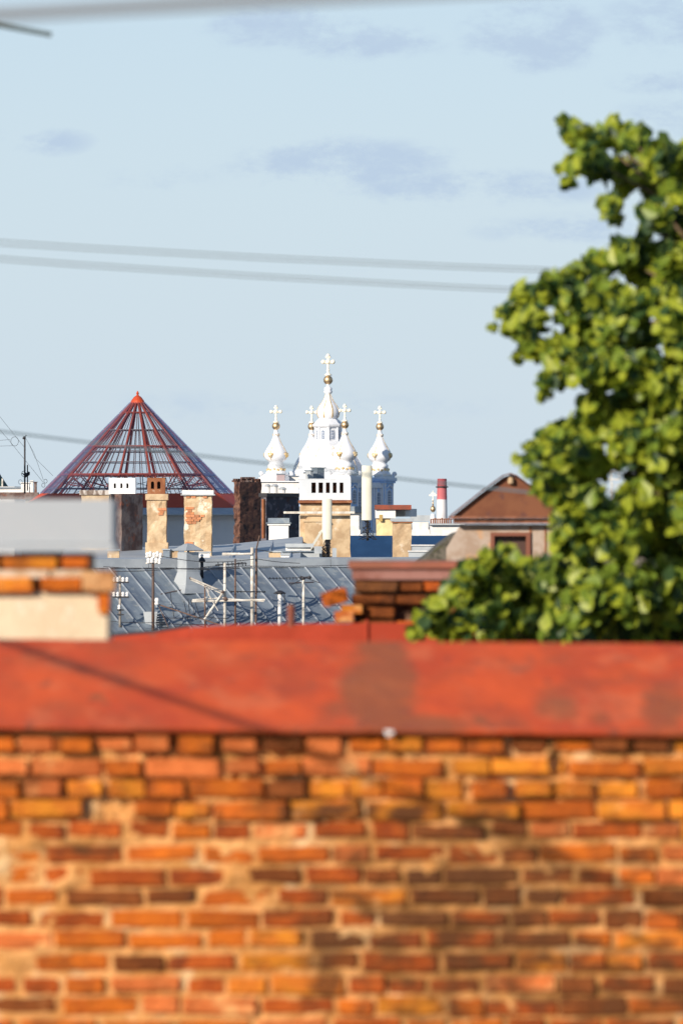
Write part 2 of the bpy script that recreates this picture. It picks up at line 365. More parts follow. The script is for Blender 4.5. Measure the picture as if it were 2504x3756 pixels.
# far striped works chimney and a little gilded spire
d = 2600
t = thing('factory_chimney', P(1620, 1960, d) * 1.0, 'tall red and white banded works chimney right of the cathedral', 'chimney'); t.location.z = 0
xx = X(1620, d); k = d/F
b = MB(); b.lathe([(21*k,0),(20*k,Z(1930,d)),(18.5*k,Z(1832,d))], xx, d, 20); obj('shaft', b, M('works_white',(.70,.68,.68),(.62,.60,.60),.2), t)
b = MB(); b.lathe([(18.7*k,Z(1832,d)),(17.6*k,Z(1787,d))], xx, d, 20); obj('middle_band', b, M('works_pink',(.55,.16,.17),(.48,.13,.14),.2), t)
b = MB(); b.lathe([(17.9*k,Z(1787,d)),(17*k,Z(1756,d)),(14*k,Z(1756,d)),(14*k,Z(1762,d))], xx, d, 20); obj('top_band', b, M('works_red',(.36,.06,.07),(.30,.05,.06),.2), t)
b = MB(); b.lathe([(18*k,Z(1789,d)),(23*k,Z(1788,d)),(23*k,Z(1784,d)),(18*k,Z(1783,d))], xx, d, 20); obj('gallery', b, m_darkmetal, t)
d = 1500; k = d/F; xx = X(1587, d)
t = thing('church_spire', (xx, d, 0), 'small gilded church cupola with cross beside the striped works chimney', 'church')
b = MB(); b.lathe([(11*k,0),(10*k,Z(1900,d)),(8*k,Z(1885,d))], xx, d, 12); obj('tower', b, m_white, t)
b = MB(); b.ball((xx,d,Z(1867,d)), 9.5*k, 16, 1.25); b.lathe([(3*k,Z(1858,d)),(1.5*k,Z(1835,d))], xx, d, 8); obj('cupola', b, m_gold, t, True)
b = MB(); b.lathe([(1.6*k,Z(1850,d)),(1.4*k,Z(1800,d))], xx, d, 8); b.box(xx-14*k, xx+14*k, d-.1, d+.1, Z(1819,d), Z(1814,d)); b.box(xx-8*k, xx+8*k, d-.1, d+.1, Z(1812,d), Z(1808,d)); b.ball((xx,d,Z(1833,d)), 4*k, 8); obj('cross', b, m_cross, t)

# ------------------------------------------------------------------ distant filler blocks of the town (roofs between the near ones and the sky line)
def block(x0, x1, yt, d, dep, mat, name, label, cat='building', roof=None):
    t = thing(name, (X((x0+x1)/2, d), d, 0), label, cat)
    b = MB(); b.box(X(x0,d), X(x1,d), d, d+dep, 0, Z(yt,d)); obj('wall', b, mat, t)
    b = MB(); e = .25; b.box(X(x0,d)-e, X(x1,d)+e, d-e, d+dep+e, Z(yt,d)+.003, Z(yt,d)+.25); obj('roof', b, roof or m_greymetal, t)
    return t
block(1480, 2900, 1935, 330, 30, m_paint, 'far_house', 'low pale house row behind the plastered chimney on the right')
block(-700, 135, 1832, 360, 20, m_yard, 'far_house', 'tan house row along the left edge of the skyline')
block(940, 1500, 1968, 420, 30, m_paint, 'far_house', 'pale house partly seen between the rooftop chimneys in front of the cathedral')

# left skyline bits
d = 350
t = thing('dark_spire', (X(-8,d), d, 0), 'dark green pointed turret roof cut by the left edge of the view', 'turret')
b = MB(); b.lathe([(2.0,0),(2.0,Z(1785,d))], X(-25,d), d, 8); obj('wall', b, m_paint, t)
b = MB(); b.lathe([(.95,Z(1785,d)),(.5,Z(1745,d)),(.05,Z(1690,d))], X(-25,d), d, 8); obj('roof', b, M('dark_green_roof',(.02,.06,.06)), t)
b = MB(); b.tube(P(10,1800,d-1), P(10,1755,d-1), .05); obj('finial', b, m_polewhite, t)
d = 345
t = thing('roof_parapet', (X(60,d), d, Z(1832,d)), 'low cream parapet with small stacks at the far left skyline', 'parapet')
b = MB(); b.pbox(-60, 110, 1792, 1832, d, 1.2); obj('wall', b, m_paint, t)
b = MB(); b.pbox(-60, 112, 1787, 1792, d-.1, 1.5); obj('ledge', b, m_greymetal, t)
for (x0,x1,y0) in ((78,108,1772),(112,122,1765),(126,135,1770)):
    b = MB(); b.pbox(x0, x1, y0, 1830, d-.6, .5); b.pbox(x0-2,x1+2,y0-3,y0,d-.7,.7); obj('stack', b, m_paint if x0 < 120 else m_darkbrick, t)
b = MB(); b.pbox(-60, 140, 1806, 1832, d-2, 1.2); obj('dark_band', b, m_darkbrick, t)

d = 300
t = thing('guyed_mast', (X(92,d), d, Z(1810,d)), 'thin dark aerial mast with loop and guy wires at the far left', 'mast')
b = MB(); b.tube(P(92,1810,d), P(92,1600,d), .045); b.tube(P(102,1800,d), P(102,1705,d), .03); obj('pole', b, m_darkmetal, t)
b = MB(); b.ball(P(90,1606,d), .09, 8); b.tube(P(84,1610,d), P(98,1596,d), .03, 6); obj('pulley', b, m_darkmetal, t)
def ring(mb, px, py, r, d, rr):
    pts = [P(px+r*math.cos(a*math.pi/10), py+r*1.2*math.sin(a*math.pi/10), d) for a in range(21)]; mb.path(pts, rr, 5)
for q in ((55,1619,14,.012),(88,1738,8,.015),(76,1768,7,.01),(168,1765,6,.012),(160,1780,6,.012)):
    b = MB(); ring(b, q[0], q[1], q[2], d, q[3]); obj('wire_loop', b, m_darkmetal, t)
b = MB()
for pts in (((-30,1490),(90,1640)), ((-40,1530),(30,1610),(160,1770)), ((96,1608),(125,1660),(160,1760)), ((110,1634),(130,1680),(195,1745)), ((-30,1618),(40,1612)), ((-30,1637),(50,1635))):
    b.path([P(x,y,d) for x,y in pts], .008, 5)
obj('guy_wire', b, m_darkmetal, t)
b = MB(); b.path([P(83,1735,d),P(96,1750,d),P(110,1740,d)], .03, 5); b.ball(P(98,1742,d), .12, 8); b.ball(P(106,1735,d), .08, 8); obj('bracket', b, m_darkmetal, t)

# ------------------------------------------------------------------ glazed pyramid roof
d = 300.0; k = d/F; ax, ay_ = X(492, d), d + 5.3
base = Z(1812, d); apex = Z(1448, d); RB = 362*k
pyr = thing('glass_roof_tower', (ax, ay_, 0), 'round tower with a conical glass roof on a red steel frame', 'tower')
def cp(t, f, off=0.0):      # t azimuth, f 0 at apex to 1 at the base
    r = RB*f + off; return Vector((ax + r*math.sin(t), ay_ - r*math.cos(t), apex + (base-apex)*f + off*.6))
A16 = [R(11.25 + 22.5*i) for i in range(16)]
glass = bpy.data.materials.new('pane_glass'); glass.use_nodes = True; gt = glass.node_tree; gt.nodes.clear()
go = gt.nodes.new('ShaderNodeOutputMaterial'); gm = gt.nodes.new('ShaderNodeMixShader'); tr = gt.nodes.new('ShaderNodeBsdfTransparent'); gl = gt.nodes.new('ShaderNodeBsdfGlossy'); fr = gt.nodes.new('ShaderNodeFresnel')
tr.inputs[0].default_value = (.97,.98,.99,1); gl.inputs['Roughness'].default_value = .06; gl.inputs[0].default_value = (.88,.86,1.0,1); fr.inputs[0].default_value = 1.45  # lilac glossy tint puts the reflected sky's hue into the glass
lw = gt.nodes.new('ShaderNodeLayerWeight'); lw.inputs[0].default_value = .5
pw = gt.nodes.new('ShaderNodeMath'); pw.operation = 'POWER'; pw.inputs[1].default_value = 3.0; gt.links.new(lw.outputs['Facing'], pw.inputs[0])
mu = gt.nodes.new('ShaderNodeMath'); mu.operation = 'MULTIPLY_ADD'; mu.inputs[1].default_value = .5; mu.inputs[2].default_value = .03; gt.links.new(pw.outputs[0], mu.inputs[0])
gt.links.new(mu.outputs[0], gm.inputs[0]); gt.links.new(tr.outputs[0], gm.inputs[1]); gt.links.new(gl.outputs[0], gm.inputs[2]); gt.links.new(gm.outputs[0], go.inputs[0])
RINGS = [.16, .34, .5, .53, .73, .94]
levels = [.06, .18, .34, .51, .67, .83, 1.0]
for i, a in enumerate(A16):
    b = MB(); b.tube(cp(a,.04), cp(a,1.0), .068, 6); b.tube(cp(a,.3)-Vector((0,0,.26)), cp(a,1.0)-Vector((0,0,.26)), .03, 5); obj('rib', b, m_redframe, pyr)
    a2 = A16[(i+1)%16] if i < 15 else a + R(22.5)
    for j in range(6):
        b = MB(); off = .10
        q = [cp(a,levels[j],off), cp(a2,levels[j],off), cp(a2,levels[j+1],off), cp(a,levels[j+1],off)]
        mid = sum(q, Vector())/4; q = [mid + (v_-mid)*.97 for v_ in q]
        b.sheet(q, (0,0,-.012)); obj('pane', b, glass, pyr)
b = MB()
for i in range(16):
    a = R(11.25+22.5*i)
    for q in (1,2,3):
        f0 = .16 if q == 2 else .34
        aa = a + R(22.5)*q/4; kk = math.cos(R(11.25))/math.cos(R(22.5*q/4-11.25))
        p0, p1 = cp(aa, f0), cp(aa, 1.0)
        def sc(p): return Vector((ax+(p.x-ax)*kk, ay_+(p.y-ay_)*kk, p.z))
        b.tube(sc(p0), sc(p1), .022, 4)
obj('glazing_bar', b, M('grey_bar',(.16,.12,.12)), pyr)['kind'] = 'stuff'
for f, rr in ((.16,.045),(.34,.03),(.51,.055),(.56,.03),(.67,.028),(.80,.07),(.94,.028)):
    b = MB()
    for i in range(16): b.tube(cp(R(11.25+22.5*i), f), cp(R(33.75+22.5*i), f), rr, 5)
    obj('ring_beam', b, m_redframe if rr > .04 else M('grey_ring',(.14,.12,.13)), pyr)
b = MB()         # inner trusses and braces
for i in range(16):
    a = R(11.25+22.5*i); b.tube(cp(a,.74)-Vector((0,0,.1)), cp(a,.80,-1.3), .035, 5); b.tube(cp(a,.87), cp(a,.8,-1.0), .03, 5)
obj('truss', b, m_redframe, pyr)
b = MB(); 
for i in range(16):
    a = R(22.5*i)
    b.tube(cp(a,.80), cp(a+R(22.5*2),.98), .013, 4)
obj('cross_brace', b, m_darkmetal, pyr)
b = MB(); b.lathe([(RB*.078, apex+(base-apex)*.065),(RB*.065,apex+(base-apex)*.035),(.2,apex+.0),(.08,apex+.08),(.05,Z(1438,d)+.0),(.08,Z(1437,d)+.04),(.02,Z(1432,d)+.1)], ax, ay_, 16); obj('cap', b, m_redsheet, pyr)
b = MB(); b.lathe([(RB*.985, base-.02),(RB*1.015, base+.04),(RB+1.12, Z(1862,d))], ax, ay_, 16, R(11.25)); obj('skirt_roof', b, m_redsheet, pyr)
b = MB(); b.lathe([(RB+1.10, Z(1862,d)-.003),(RB+1.7, Z(1880,d)),(RB+1.9,Z(1886,d)),(RB+1.9,Z(1890,d)),(RB+1.0,Z(1890,d))], ax, ay_, 16, R(11.25)); obj('eave', b, m_greymetal2, pyr)
b = MB(); b.lathe([(RB+1.45,Z(1890,d)),(RB+1.15,Z(1900,d)),(RB+1.0,Z(1915,d)),(RB+1.0,0)], ax, ay_, 48); obj('drum_wall', b, m_white, pyr, True)

# unseen tall house added just left of the view, shaped to shade the tower's drum
t = thing('shading_house', (-24, 276, 0), 'tall ochre house outside the left edge, added to shade the drum of the glass tower', 'building')
def fx(y): return -.0603*y - .35
fp = [(-34,262),(fx(262),262),(fx(288),288),(-34,288)]
b = MB(); b.hexa([(x,y,0) for x,y in fp]+[(x,y,H+8.4) for x,y in fp]); obj('wall', b, m_yard, t)
b = MB(); b.hexa([(x*1.0-(.2 if x < -30 else -.15),y+(.2 if y > 270 else -.2),H+8.403) for x,y in fp]+[(x*1.0-(.2 if x < -30 else -.15),y+(.2 if y > 270 else -.2),H+8.8) for x,y in fp]); obj('roof', b, m_greymetal, t)
for i in range(6):
    for j in range(6):
        xx = -33+i*2.6; zz = H+4.5-j*3.4
        b = MB(); b.box(xx, xx+1.2, 261.93, 261.97, zz, zz+1.9); f = obj('window', b, m_paint, t)
        b = MB(); b.box(xx+.1, xx+1.1, 261.9, 261.92, zz+.1, zz+1.8); obj('pane', b, m_winglass, f)

# ------------------------------------------------------------------ near grey seamed roof (150 m) with its aerials
PIT = R(28); AZ = R(28)
RD = Vector((math.cos(AZ), math.sin(AZ), 0)); DD = Vector((math.sin(AZ)*math.cos(PIT), -math.cos(AZ)*math.cos(PIT), -math.sin(PIT)))
RN = RD.cross(DD).normalized(); RN = RN if RN.z > 0 else -RN
R0 = P(400, 2083, 150)
def roof_at(px, py):
    dr = Vector(((px-1252)/F, 1, (HOR-py)/F)); c = Vector((0,0,H)); t = (R0-c).dot(RN)/dr.dot(RN); return c + dr*t
house = thing('seamed_roof_house', (R0.x, R0.y, 0), 'house with a grey standing-seam metal roof full of aerials', 'building')
SP = .485; LEN = 9.0
for i in range(-14, 36):
    p = R0 + RD*(i*SP)
    j1 = random.uniform(-.012,.012); q0 = p + RN*.0; q1 = p + RD*(SP-.012)
    b = MB(); n_ = 6
    # each sheet sags a little between its seams
    vs = []; fs = []
    for jj in range(n_+1):
        f = jj/n_
        for kk in range(4):
            c = kk/3; vs.append(q0.lerp(q1, c) + DD*(LEN*f) + RN*(-.014*math.sin(math.pi*c) + .022*mn.noise(Vector((i*1.7,f*5,c*2)))))
    for jj in range(n_):
        for kk in range(3): a = jj*4+kk; fs.append((a,a+1,a+5,a+4))
    b.add(vs, fs); obj('roof_panel', b, m_panel, house)
    b = MB(); a = p - RD*.006
    b.hexa([a-RD*.012-RN*.01, a+RD*.012-RN*.01, a+RD*.012+DD*LEN-RN*.01, a-RD*.012+DD*LEN-RN*.01, a-RD*.010+RN*.04, a+RD*.010+RN*.04, a+RD*.010+DD*LEN+RN*.04, a-RD*.010+DD*LEN+RN*.04])
    obj('seam', b, m_seam, house)
a = R0 - RD*7; e = R0 + RD*17.5
back = Vector((-DD.x, -DD.y, 0)).normalized()
b = MB()
for i in range(9):
    p = a.lerp(e, i/9); q = a.lerp(e, (i+1)/9-.0006); u_ = Vector((0,0,1))
    b.hexa([p-back*.03+u_*.0, q-back*.03, q+back*.5, p+back*.5, p-back*.0+u_*.235, q+u_*.235, q+back*.5+u_*.26, p+back*.5+u_*.26])
obj('ridge_curb', b, m_greymetal2, house)
b = MB(); lo = DD*LEN; dn = Vector((0,0,-1))
A_, B_ = a+lo, e+lo
b.hexa([(A_.x,A_.y,0),(B_.x,B_.y,0),(e.x+back.x*9,e.y+back.y*9,0),(a.x+back.x*9,a.y+back.y*9,0), A_+dn*.2, B_+dn*.2, e+back*9+dn*3.2, a+back*9+dn*3.2])
obj('wall', b, m_yard, house)
b = MB(); b.sheet([a+back*.5+Vector((0,0,.2)), e+back*.5+Vector((0,0,.2)), e+back*9+dn*2.9, a+back*9+dn*2.9], (0,0,-.05)); obj('back_slope', b, m_greymetal, house)
b = MB(); b.sheet([a-RD*.05+dn*.05, A_-RD*.05+dn*.05, a+back*9+dn*3.2-RD*.05], RD*.04); obj('gable', b, m_yard, house)
# thin patch seams running along the slope
b = MB()
for (p0, p1) in (((590,2180),(745,2148)), ((1060,2140),(1150,2136))):
    u0, u1 = roof_at(*p0), roof_at(*p1); b.tube(u0+RN*.01, u1+RN*.01, .012, 5)
obj('patch_edge', b, m_darkbrick, house)

def front(px, py, off=.0):   # point in the vertical plane of a mast rooted on the roof
    return P(px, py, off)
def mast_thing(name, label, px, ybase, ytop, r, mat, group=None, cat='aerial'):
    base_ = roof_at(px, ybase); dd = base_.y
    t = thing(name, base_, label, cat, group)
    b = MB(); b.tube(base_, P(px, ytop, dd), r, 8, r*.9); obj('pole', b, mat, t, True)
    return t, dd
# left insulator rack
t, dd = mast_thing('insulator_rack', 'telegraph pole with two short crossarms of white insulators beside the near chimney', 441, 2300, 2112, .035, m_pole, cat='utility pole')
b = MB()
for y in (2136, 2190): b.box(X(414,dd), X(474,dd), dd-.06, dd+.02, Z(y+3,dd), Z(y-3,dd))
for y in (2238, 2255): b.box(X(430,dd), X(455,dd), dd-.06, dd+.02, Z(y+2,dd), Z(y-3,dd))
obj('crossarm', b, m_darkmetal, t)
def insul(par, px, py, dd, q=1.0):
    c = P(px, py, dd); b = MB(); r = .042*q
    b.lathe([(r*.8,c.z-r*1.5),(r*1.1,c.z-r*1.1),(r*.7,c.z-r*.3),(r,c.z+r*.1),(r*.9,c.z+r*.9),(r*.4,c.z+r*1.4)], c.x, c.y, 10); obj('insulator', b, m_porcelain, par, True)
for y in (2125, 2179):
    for x in (419, 433, 452, 467): insul(t, x, y, dd-.03)
insul(t, 438, 2226, dd-.08)
# cluster pole
t, dd = mast_thing('insulator_pole', 'dark leaning pole crowned by a cluster of white insulators', 562, 2312, 2062, .04, m_brownpole, cat='utility pole')
for x, y in ((541,2035),(552,2032),(566,2036),(578,2032),(590,2037),(545,2056),(558,2054),(574,2055),(586,2058)): insul(t, x, y, dd-.05, 1.2)
b = MB()
for y in (2044, 2066): b.box(X(535,dd), X(596,dd), dd-.03, dd+.05, Z(y+2,dd), Z(y-2,dd))
b.tube(P(562,2030,dd), P(562,2066,dd), .02); obj('crossarm', b, m_polewhite, t)
b = MB(); b.tube(P(562,2218,dd), P(578,2214,dd-.1), .014); obj('bracket', b, m_darkmetal, t); insul(t, 576, 2205, dd-.1, 1.5)
b = MB(); b.tube(P(575,2215,dd-.05), P(800,2290,dd-.3), .018, 6); b.tube(P(582,2222,dd), P(618,2300,dd), .014, 6); obj('stay', b, m_brownpole, t)
# white aerial
t, dd = mast_thing('tv_aerial', 'white mast with long pale horizontal boom and slanting bars at the middle of the roof', 825, 2305, 2064, .042, m_polewhite, 'television aerials on the grey roof')
b = MB(); b.tube(P(704,2206,dd-.1), P(972,2200,dd-.1), .028, 6); b.tube(P(706,2200,dd-.1), P(830,2192,dd-.1), .016, 5); b.tube(P(830,2196,dd-.1), P(968,2206,dd-.1), .016, 5); obj('boom', b, m_polewhite, t)
b = MB(); b.tube(P(699,2120,dd-.15), P(822,2172,dd-.12), .022, 6); b.tube(P(699,2126,dd-.1), P(815,2178,dd-.1), .016, 6); b.tube(P(820,2170,dd-.12), P(747,2276,dd-.2), .03, 6); obj('slanting_bar', b, m_polewhite, t)
b = MB(); b.ball(P(817,2172,dd-.12), .05, 8); b.ball(P(827,2197,dd-.12), .06, 8); b.ball(P(699,2121,dd-.12), .035, 8); obj('clamp', b, m_brownpole, t)
b = MB()
for i, (x0,y0,x1,y1) in enumerate(((625,2175,640,2270),(690,2195,700,2280),(675,2205,690,2275),(700,2200,720,2275),(712,2196,735,2270))): b.tube(P(x0,y0,dd-.1), P(x1,y1,dd-.1), .009, 5)
obj('element', b, m_darkmetal, t)
# tall thick mast
t, dd = mast_thing('tv_aerial', 'tallest thick pale mast with one crossbar near its top', 925, 2305, 2008, .048, m_polewhite, 'television aerials on the grey roof')
b = MB(); b.tube(P(815,2034,dd-.08), P(925,2031,dd-.08), .03, 6); b.tube(P(815,2029,dd-.08), P(880,2029,dd-.08), .012, 5); obj('crossbar', b, m_polewhite, t)
b = MB(); b.tube(P(938,2310,dd+.3), P(940,2015,dd+.3), .03, 6); b.tube(P(940,2015,dd+.3), P(952,1965,dd+.6), .02, 6); obj('second_pole', b, m_brownpole, t)
b = MB(); b.tube(P(842,2170,dd-.05), P(975,2171,dd-.05), .013, 5); 
for x in (850,872,884,930,944,952,962,970): b.tube(P(x,2167,dd-.35), P(x,2174,dd+.35), .010, 5)
b.tube(P(944,2168,dd),P(944,2040,dd),.006,4); b.tube(P(940,2016,dd),P(1000,2025,dd),.01,4)
obj('element', b, m_darkmetal, t)
# thin brown mast
t, dd = mast_thing('tv_aerial', 'thin rusty mast between the white aerial and the tallest mast', 863, 2305, 2050, .025, m_brownpole, 'television aerials on the grey roof')
b = MB(); b.tube(P(790,2072,dd), P(905,2067,dd), .014, 5)
for x in (800,818,836,851,874,888,900): b.tube(P(x,2062,dd-.2), P(x+2,2076,dd+.2), .011, 5)
b.tube(P(735,2082,dd), P(900,2062,dd), .008, 4); obj('element', b, m_darkmetal, t)
# short mast with loop
t, dd = mast_thing('tv_aerial', 'short brown mast with a bent folded loop left of the white aerial', 752, 2300, 2148, .022, m_brownpole, 'television aerials on the grey roof')
b = MB(); b.path([P(x,y,dd-.05) for x,y in ((758,2150),(764,2158),(765,2185),(758,2192),(752,2190))], .010, 5); b.path([P(x,y,dd-.05) for x,y in ((752,2150),(776,2200),(800,2240))], .011, 5); obj('loop', b, m_polewhite, t)
# pale mast with small yagi
t, dd = mast_thing('tv_aerial', 'single pale mast with a small dark fan aerial standing apart on the right', 1113, 2305, 2116, .038, m_polewhite, 'television aerials on the grey roof')
b = MB(); b.tube(P(1066,2146,dd-.4), P(1125,2115,dd), .010, 5); b.tube(P(1100,2112,dd), P(1172,2138,dd-.4), .010, 5); b.tube(P(1100,2119,dd), P(1142,2119,dd), .03, 6); b.ball(P(1134,2118,dd), .05, 8); b.ball(P(1112,2122,dd), .055, 8)
b.tube(P(985,2122,dd+.1), P(1105,2119,dd+.1), .008, 4)
for x in range(990, 1100, 12): b.tube(P(x,2117,dd), P(x+2,2126,dd+.2), .008, 4)
obj('element', b, m_darkmetal, t)
# vent pipes
for (x, yt, r, lab) in ((1026, 2178, .055, 'short white vent pipe with dark cowl near the red roof edge'), (741, 2060, .045, 'dark vent pipe with small white bulb behind the sheet-metal duct')):
    t, dd = mast_thing('vent_pipe', lab, x, 2300 if x > 1000 else 2120, yt, r, m_paint if x > 1000 else m_darkmetal, cat='vent pipe')
    b = MB(); c = P(x, yt, dd)
    if x > 1000: b.lathe([(.04,c.z-.02),(.14,c.z+.02),(.12,c.z+.05),(.03,c.z+.09)], c.x, c.y, 10); b.box(c.x-.16,c.x+.16,c.y-.03,c.y+.03,c.z,c.z+.03); b.tube(c+Vector((.12,0,0)),c+Vector((.12,0,-.25)),.012,5)
    else:
        b.lathe([(.07,c.z-.02),(.10,c.z+.03),(.03,c.z+.12)], c.x, c.y, 10); b.tube(c+Vector((-.25,0,-.2)), c+Vector((.2,0,-.22)), .01,5)
    obj('cowl', b, m_darkmetal, t)
    if x < 1000: b = MB(); b.tube(c, P(x,2042,dd), .015,6); b.ball(P(x,2038,dd), .045, 8); obj('bulb', b, m_porcelain, t)
# ventilation duct
p = roof_at(692, 2160); dd = p.y
t = thing('vent_duct', p, 'square pale sheet-metal ventilation duct with a pitched hat and flared foot', 'vent duct')
ca, sa = math.cos(R(20)), math.sin(R(20)); zt = Z(2025, dd); cx, cy = X(690,dd), dd+.2
b = MB(); b.rbox(cx, cy, .20, .20, R(38), p.z-.5, zt); obj('shaft', b, m_greymetal2, t)
b = MB(); b.lathe([(.62,p.z-.12),(.42,p.z+.1),(.3,p.z+.42),(.28,p.z+.45)], cx, cy, 4, R(38+45)); obj('foot', b, m_greymetal2, t)
b = MB(); b.lathe([(.40,zt+.03),(.42,zt+.05),(.12,zt+.21),(.02,zt+.23)], cx, cy, 4, R(38+45)); b.rbox(cx,cy,.03,.03,0,zt,zt+.1); obj('hat', b, m_greymetal2, t)
# small hoods low on the roof
p = roof_at(548, 2262)
t = thing('roof_hood', p, 'small white roof hood with slatted side above the red roof edge', 'roof hood')
dd = p.y-.4
b = MB(); b.prism([(526,2244),(578,2244),(566,2330),(540,2330)], dd, .4); obj('body', b, m_greymetal2, t)
for i in range(6):
    b = MB(); b.sheet([P(572,2252+i*9,dd),P(592+i*5,2250+i*9,dd),P(592+i*5,2256+i*9,dd+.12),P(572,2258+i*9,dd+.12)], (0,0,-.01)); obj('slat', b, m_greymetal2, t)

# thin wires between the rooftop poles
for pts, lab in ((((380,2078),(600,2086),(900,2076),(1300,2072)), 'thin wire running level just below the grey ridge'), (((420,2096),(640,2086),(880,2085)), 'thin wire dipping past the duct hat'),
                 (((590,2040),(760,2062),(940,2050),(1100,2066)), 'thin wire from the insulator cluster to the tallest mast'), (((400,2278),(560,2284),(760,2290)), 'thin low wire just above the red roof edge'),
                 (((600,2266),(760,2262),(840,2268)), 'short thin wire by the foot of the white aerial')):
    b = MB(); n_ = 14; pp = []
    for i in range(len(pts)-1):
        for j in range(6): f = j/6; pp.append(P(pts[i][0]+(pts[i+1][0]-pts[i][0])*f, pts[i][1]+(pts[i+1][1]-pts[i][1])*f + 3*math.sin(math.pi*f), 147))
    pp.append(P(*pts[-1], 147)); b.path(pp, .009, 5)
    tag(obj('overhead_wire', b, m_darkmetal, origin=pp[0]), lab, 'wire', 'thin wires over the grey roof')

# ------------------------------------------------------------------ second roof behind (160-185 m) and what stands on it
mid = thing('flat_roof_house', (X(760,165), 168, 0), 'low grey roof behind the seamed ridge carrying the plastered chimneys', 'building')
b = MB(); b.box(X(250,160), X(1100,160), 159, 192, 0, Z(2062,160)); obj('wall', b, m_yard, mid)
zb = Z(2062,160)+.004
b = MB(); b.add([(X(250,160)-.2,158.8,zb),(X(1100,160),158.8,zb),(X(1110,176),176,Z(1968,176)),(X(820,176),176,Z(1998,176)),(X(240,176),176,Z(2012,176)),(X(1110,176),192,zb),(X(240,176),192,zb)],
                [(0,1,2,3,4),(2,5,6,4,3),(0,4,6),(1,5,2),(0,6,5,1)]); obj('roof', b, m_greymetal2, mid)
for x in (560, 700, 840, 980, 1060):
    b = MB(); b.tube(P(x,2052,160), P(x+22,1998+ (0 if x<850 else -14),176)+Vector((0,0,.02)), .025, 5); obj('seam', b, m_seam, mid)

def chimney(name, label, x0, x1, yt, yb, d, dep, mat, group=None, bands=(), az=0.0, wob=.012, cat='chimney', hxy=None):
    """plastered stack with worn, slightly wavy faces"""
    t = thing(name, P((x0+x1)/2, yb, d), label, cat, group)
    xa, xb, z0, z1 = X(x0,d), X(x1,d), Z(yb,d)-1.2, Z(yt,d)
    b = MB(); rows = max(6, int((z1-z0)/.12)); cc = ((xa+xb)/2, d+dep/2); hx, hy = hxy or ((xb-xa)/2, dep/2); vs = []; nn = 5; ring_ = []
    for i in range(nn): ring_.append((-1+2*i/nn, -1))
    for i in range(nn): ring_.append((1, -1+2*i/nn))
    for i in range(nn): ring_.append((1-2*i/nn, 1))
    for i in range(nn): ring_.append((-1, 1-2*i/nn))
    K = len(ring_); ca, sa = math.cos(az), math.sin(az)
    for j in range(rows+1):
        z = z0+(z1-z0)*j/rows
        for (u_, v_) in ring_:
            q = 1 + wob*2*mn.noise(Vector((u_*2+x0, v_*2, z*2.5)))/max(hx,.2) + wob*random.uniform(-.4,.4)/max(hx,.2)
            x_, y_ = u_*hx*q, v_*hy*q; vs.append((cc[0]+x_*ca-y_*sa, cc[1]+x_*sa+y_*ca, z))
    fs = [(j*K+i, j*K+(i+1)%K, (j+1)*K+(i+1)%K, (j+1)*K+i) for j in range(rows) for i in range(K)] + [tuple(range(rows*K, rows*K+K))]
    b.add(vs, fs); obj('shaft', b, mat, t)
    for (ya, yb_, ex, m2) in bands:
        b = MB(); b.rbox(cc[0], cc[1], hx+ex, hy+ex, az, Z(yb_,d), Z(ya,d)); obj('collar' if m2 is mat else 'cap', b, m2, t)
    return t
m_chbrick = [M('chimney_brick_orange',(.55,.22,.09),(.48,.20,.10),8,rnd=.2), M('chimney_brick_red',(.34,.09,.04),(.28,.08,.04),8,rnd=.2)]
bm_ = MB(); bm_.box(-.125,.125,-.02,.03,-.034,.034); _bk = obj('brick', bm_, m_chbrick[0]); brick_small = _bk.data; bpy.data.objects.remove(_bk)
def patch(t, d, spots, h=.075, L_=.26):
    o0 = wloc(t)
    for (px, py, n, rows) in spots:
        for j in range(rows):
            for i in range(n - (j % 2)):
                o = bpy.data.objects.new('brick', brick_small); col.objects.link(o); o.parent = t
                sc_ = random.choice((.45, .5, .55)); p = P(px, py, d) + Vector(((i+.5*(j%2))*L_ + random.uniform(-.02,.02), -.006-random.random()*.008, -j*h)) - o0
                o.location = p; o.scale = (sc_, 1, 1)
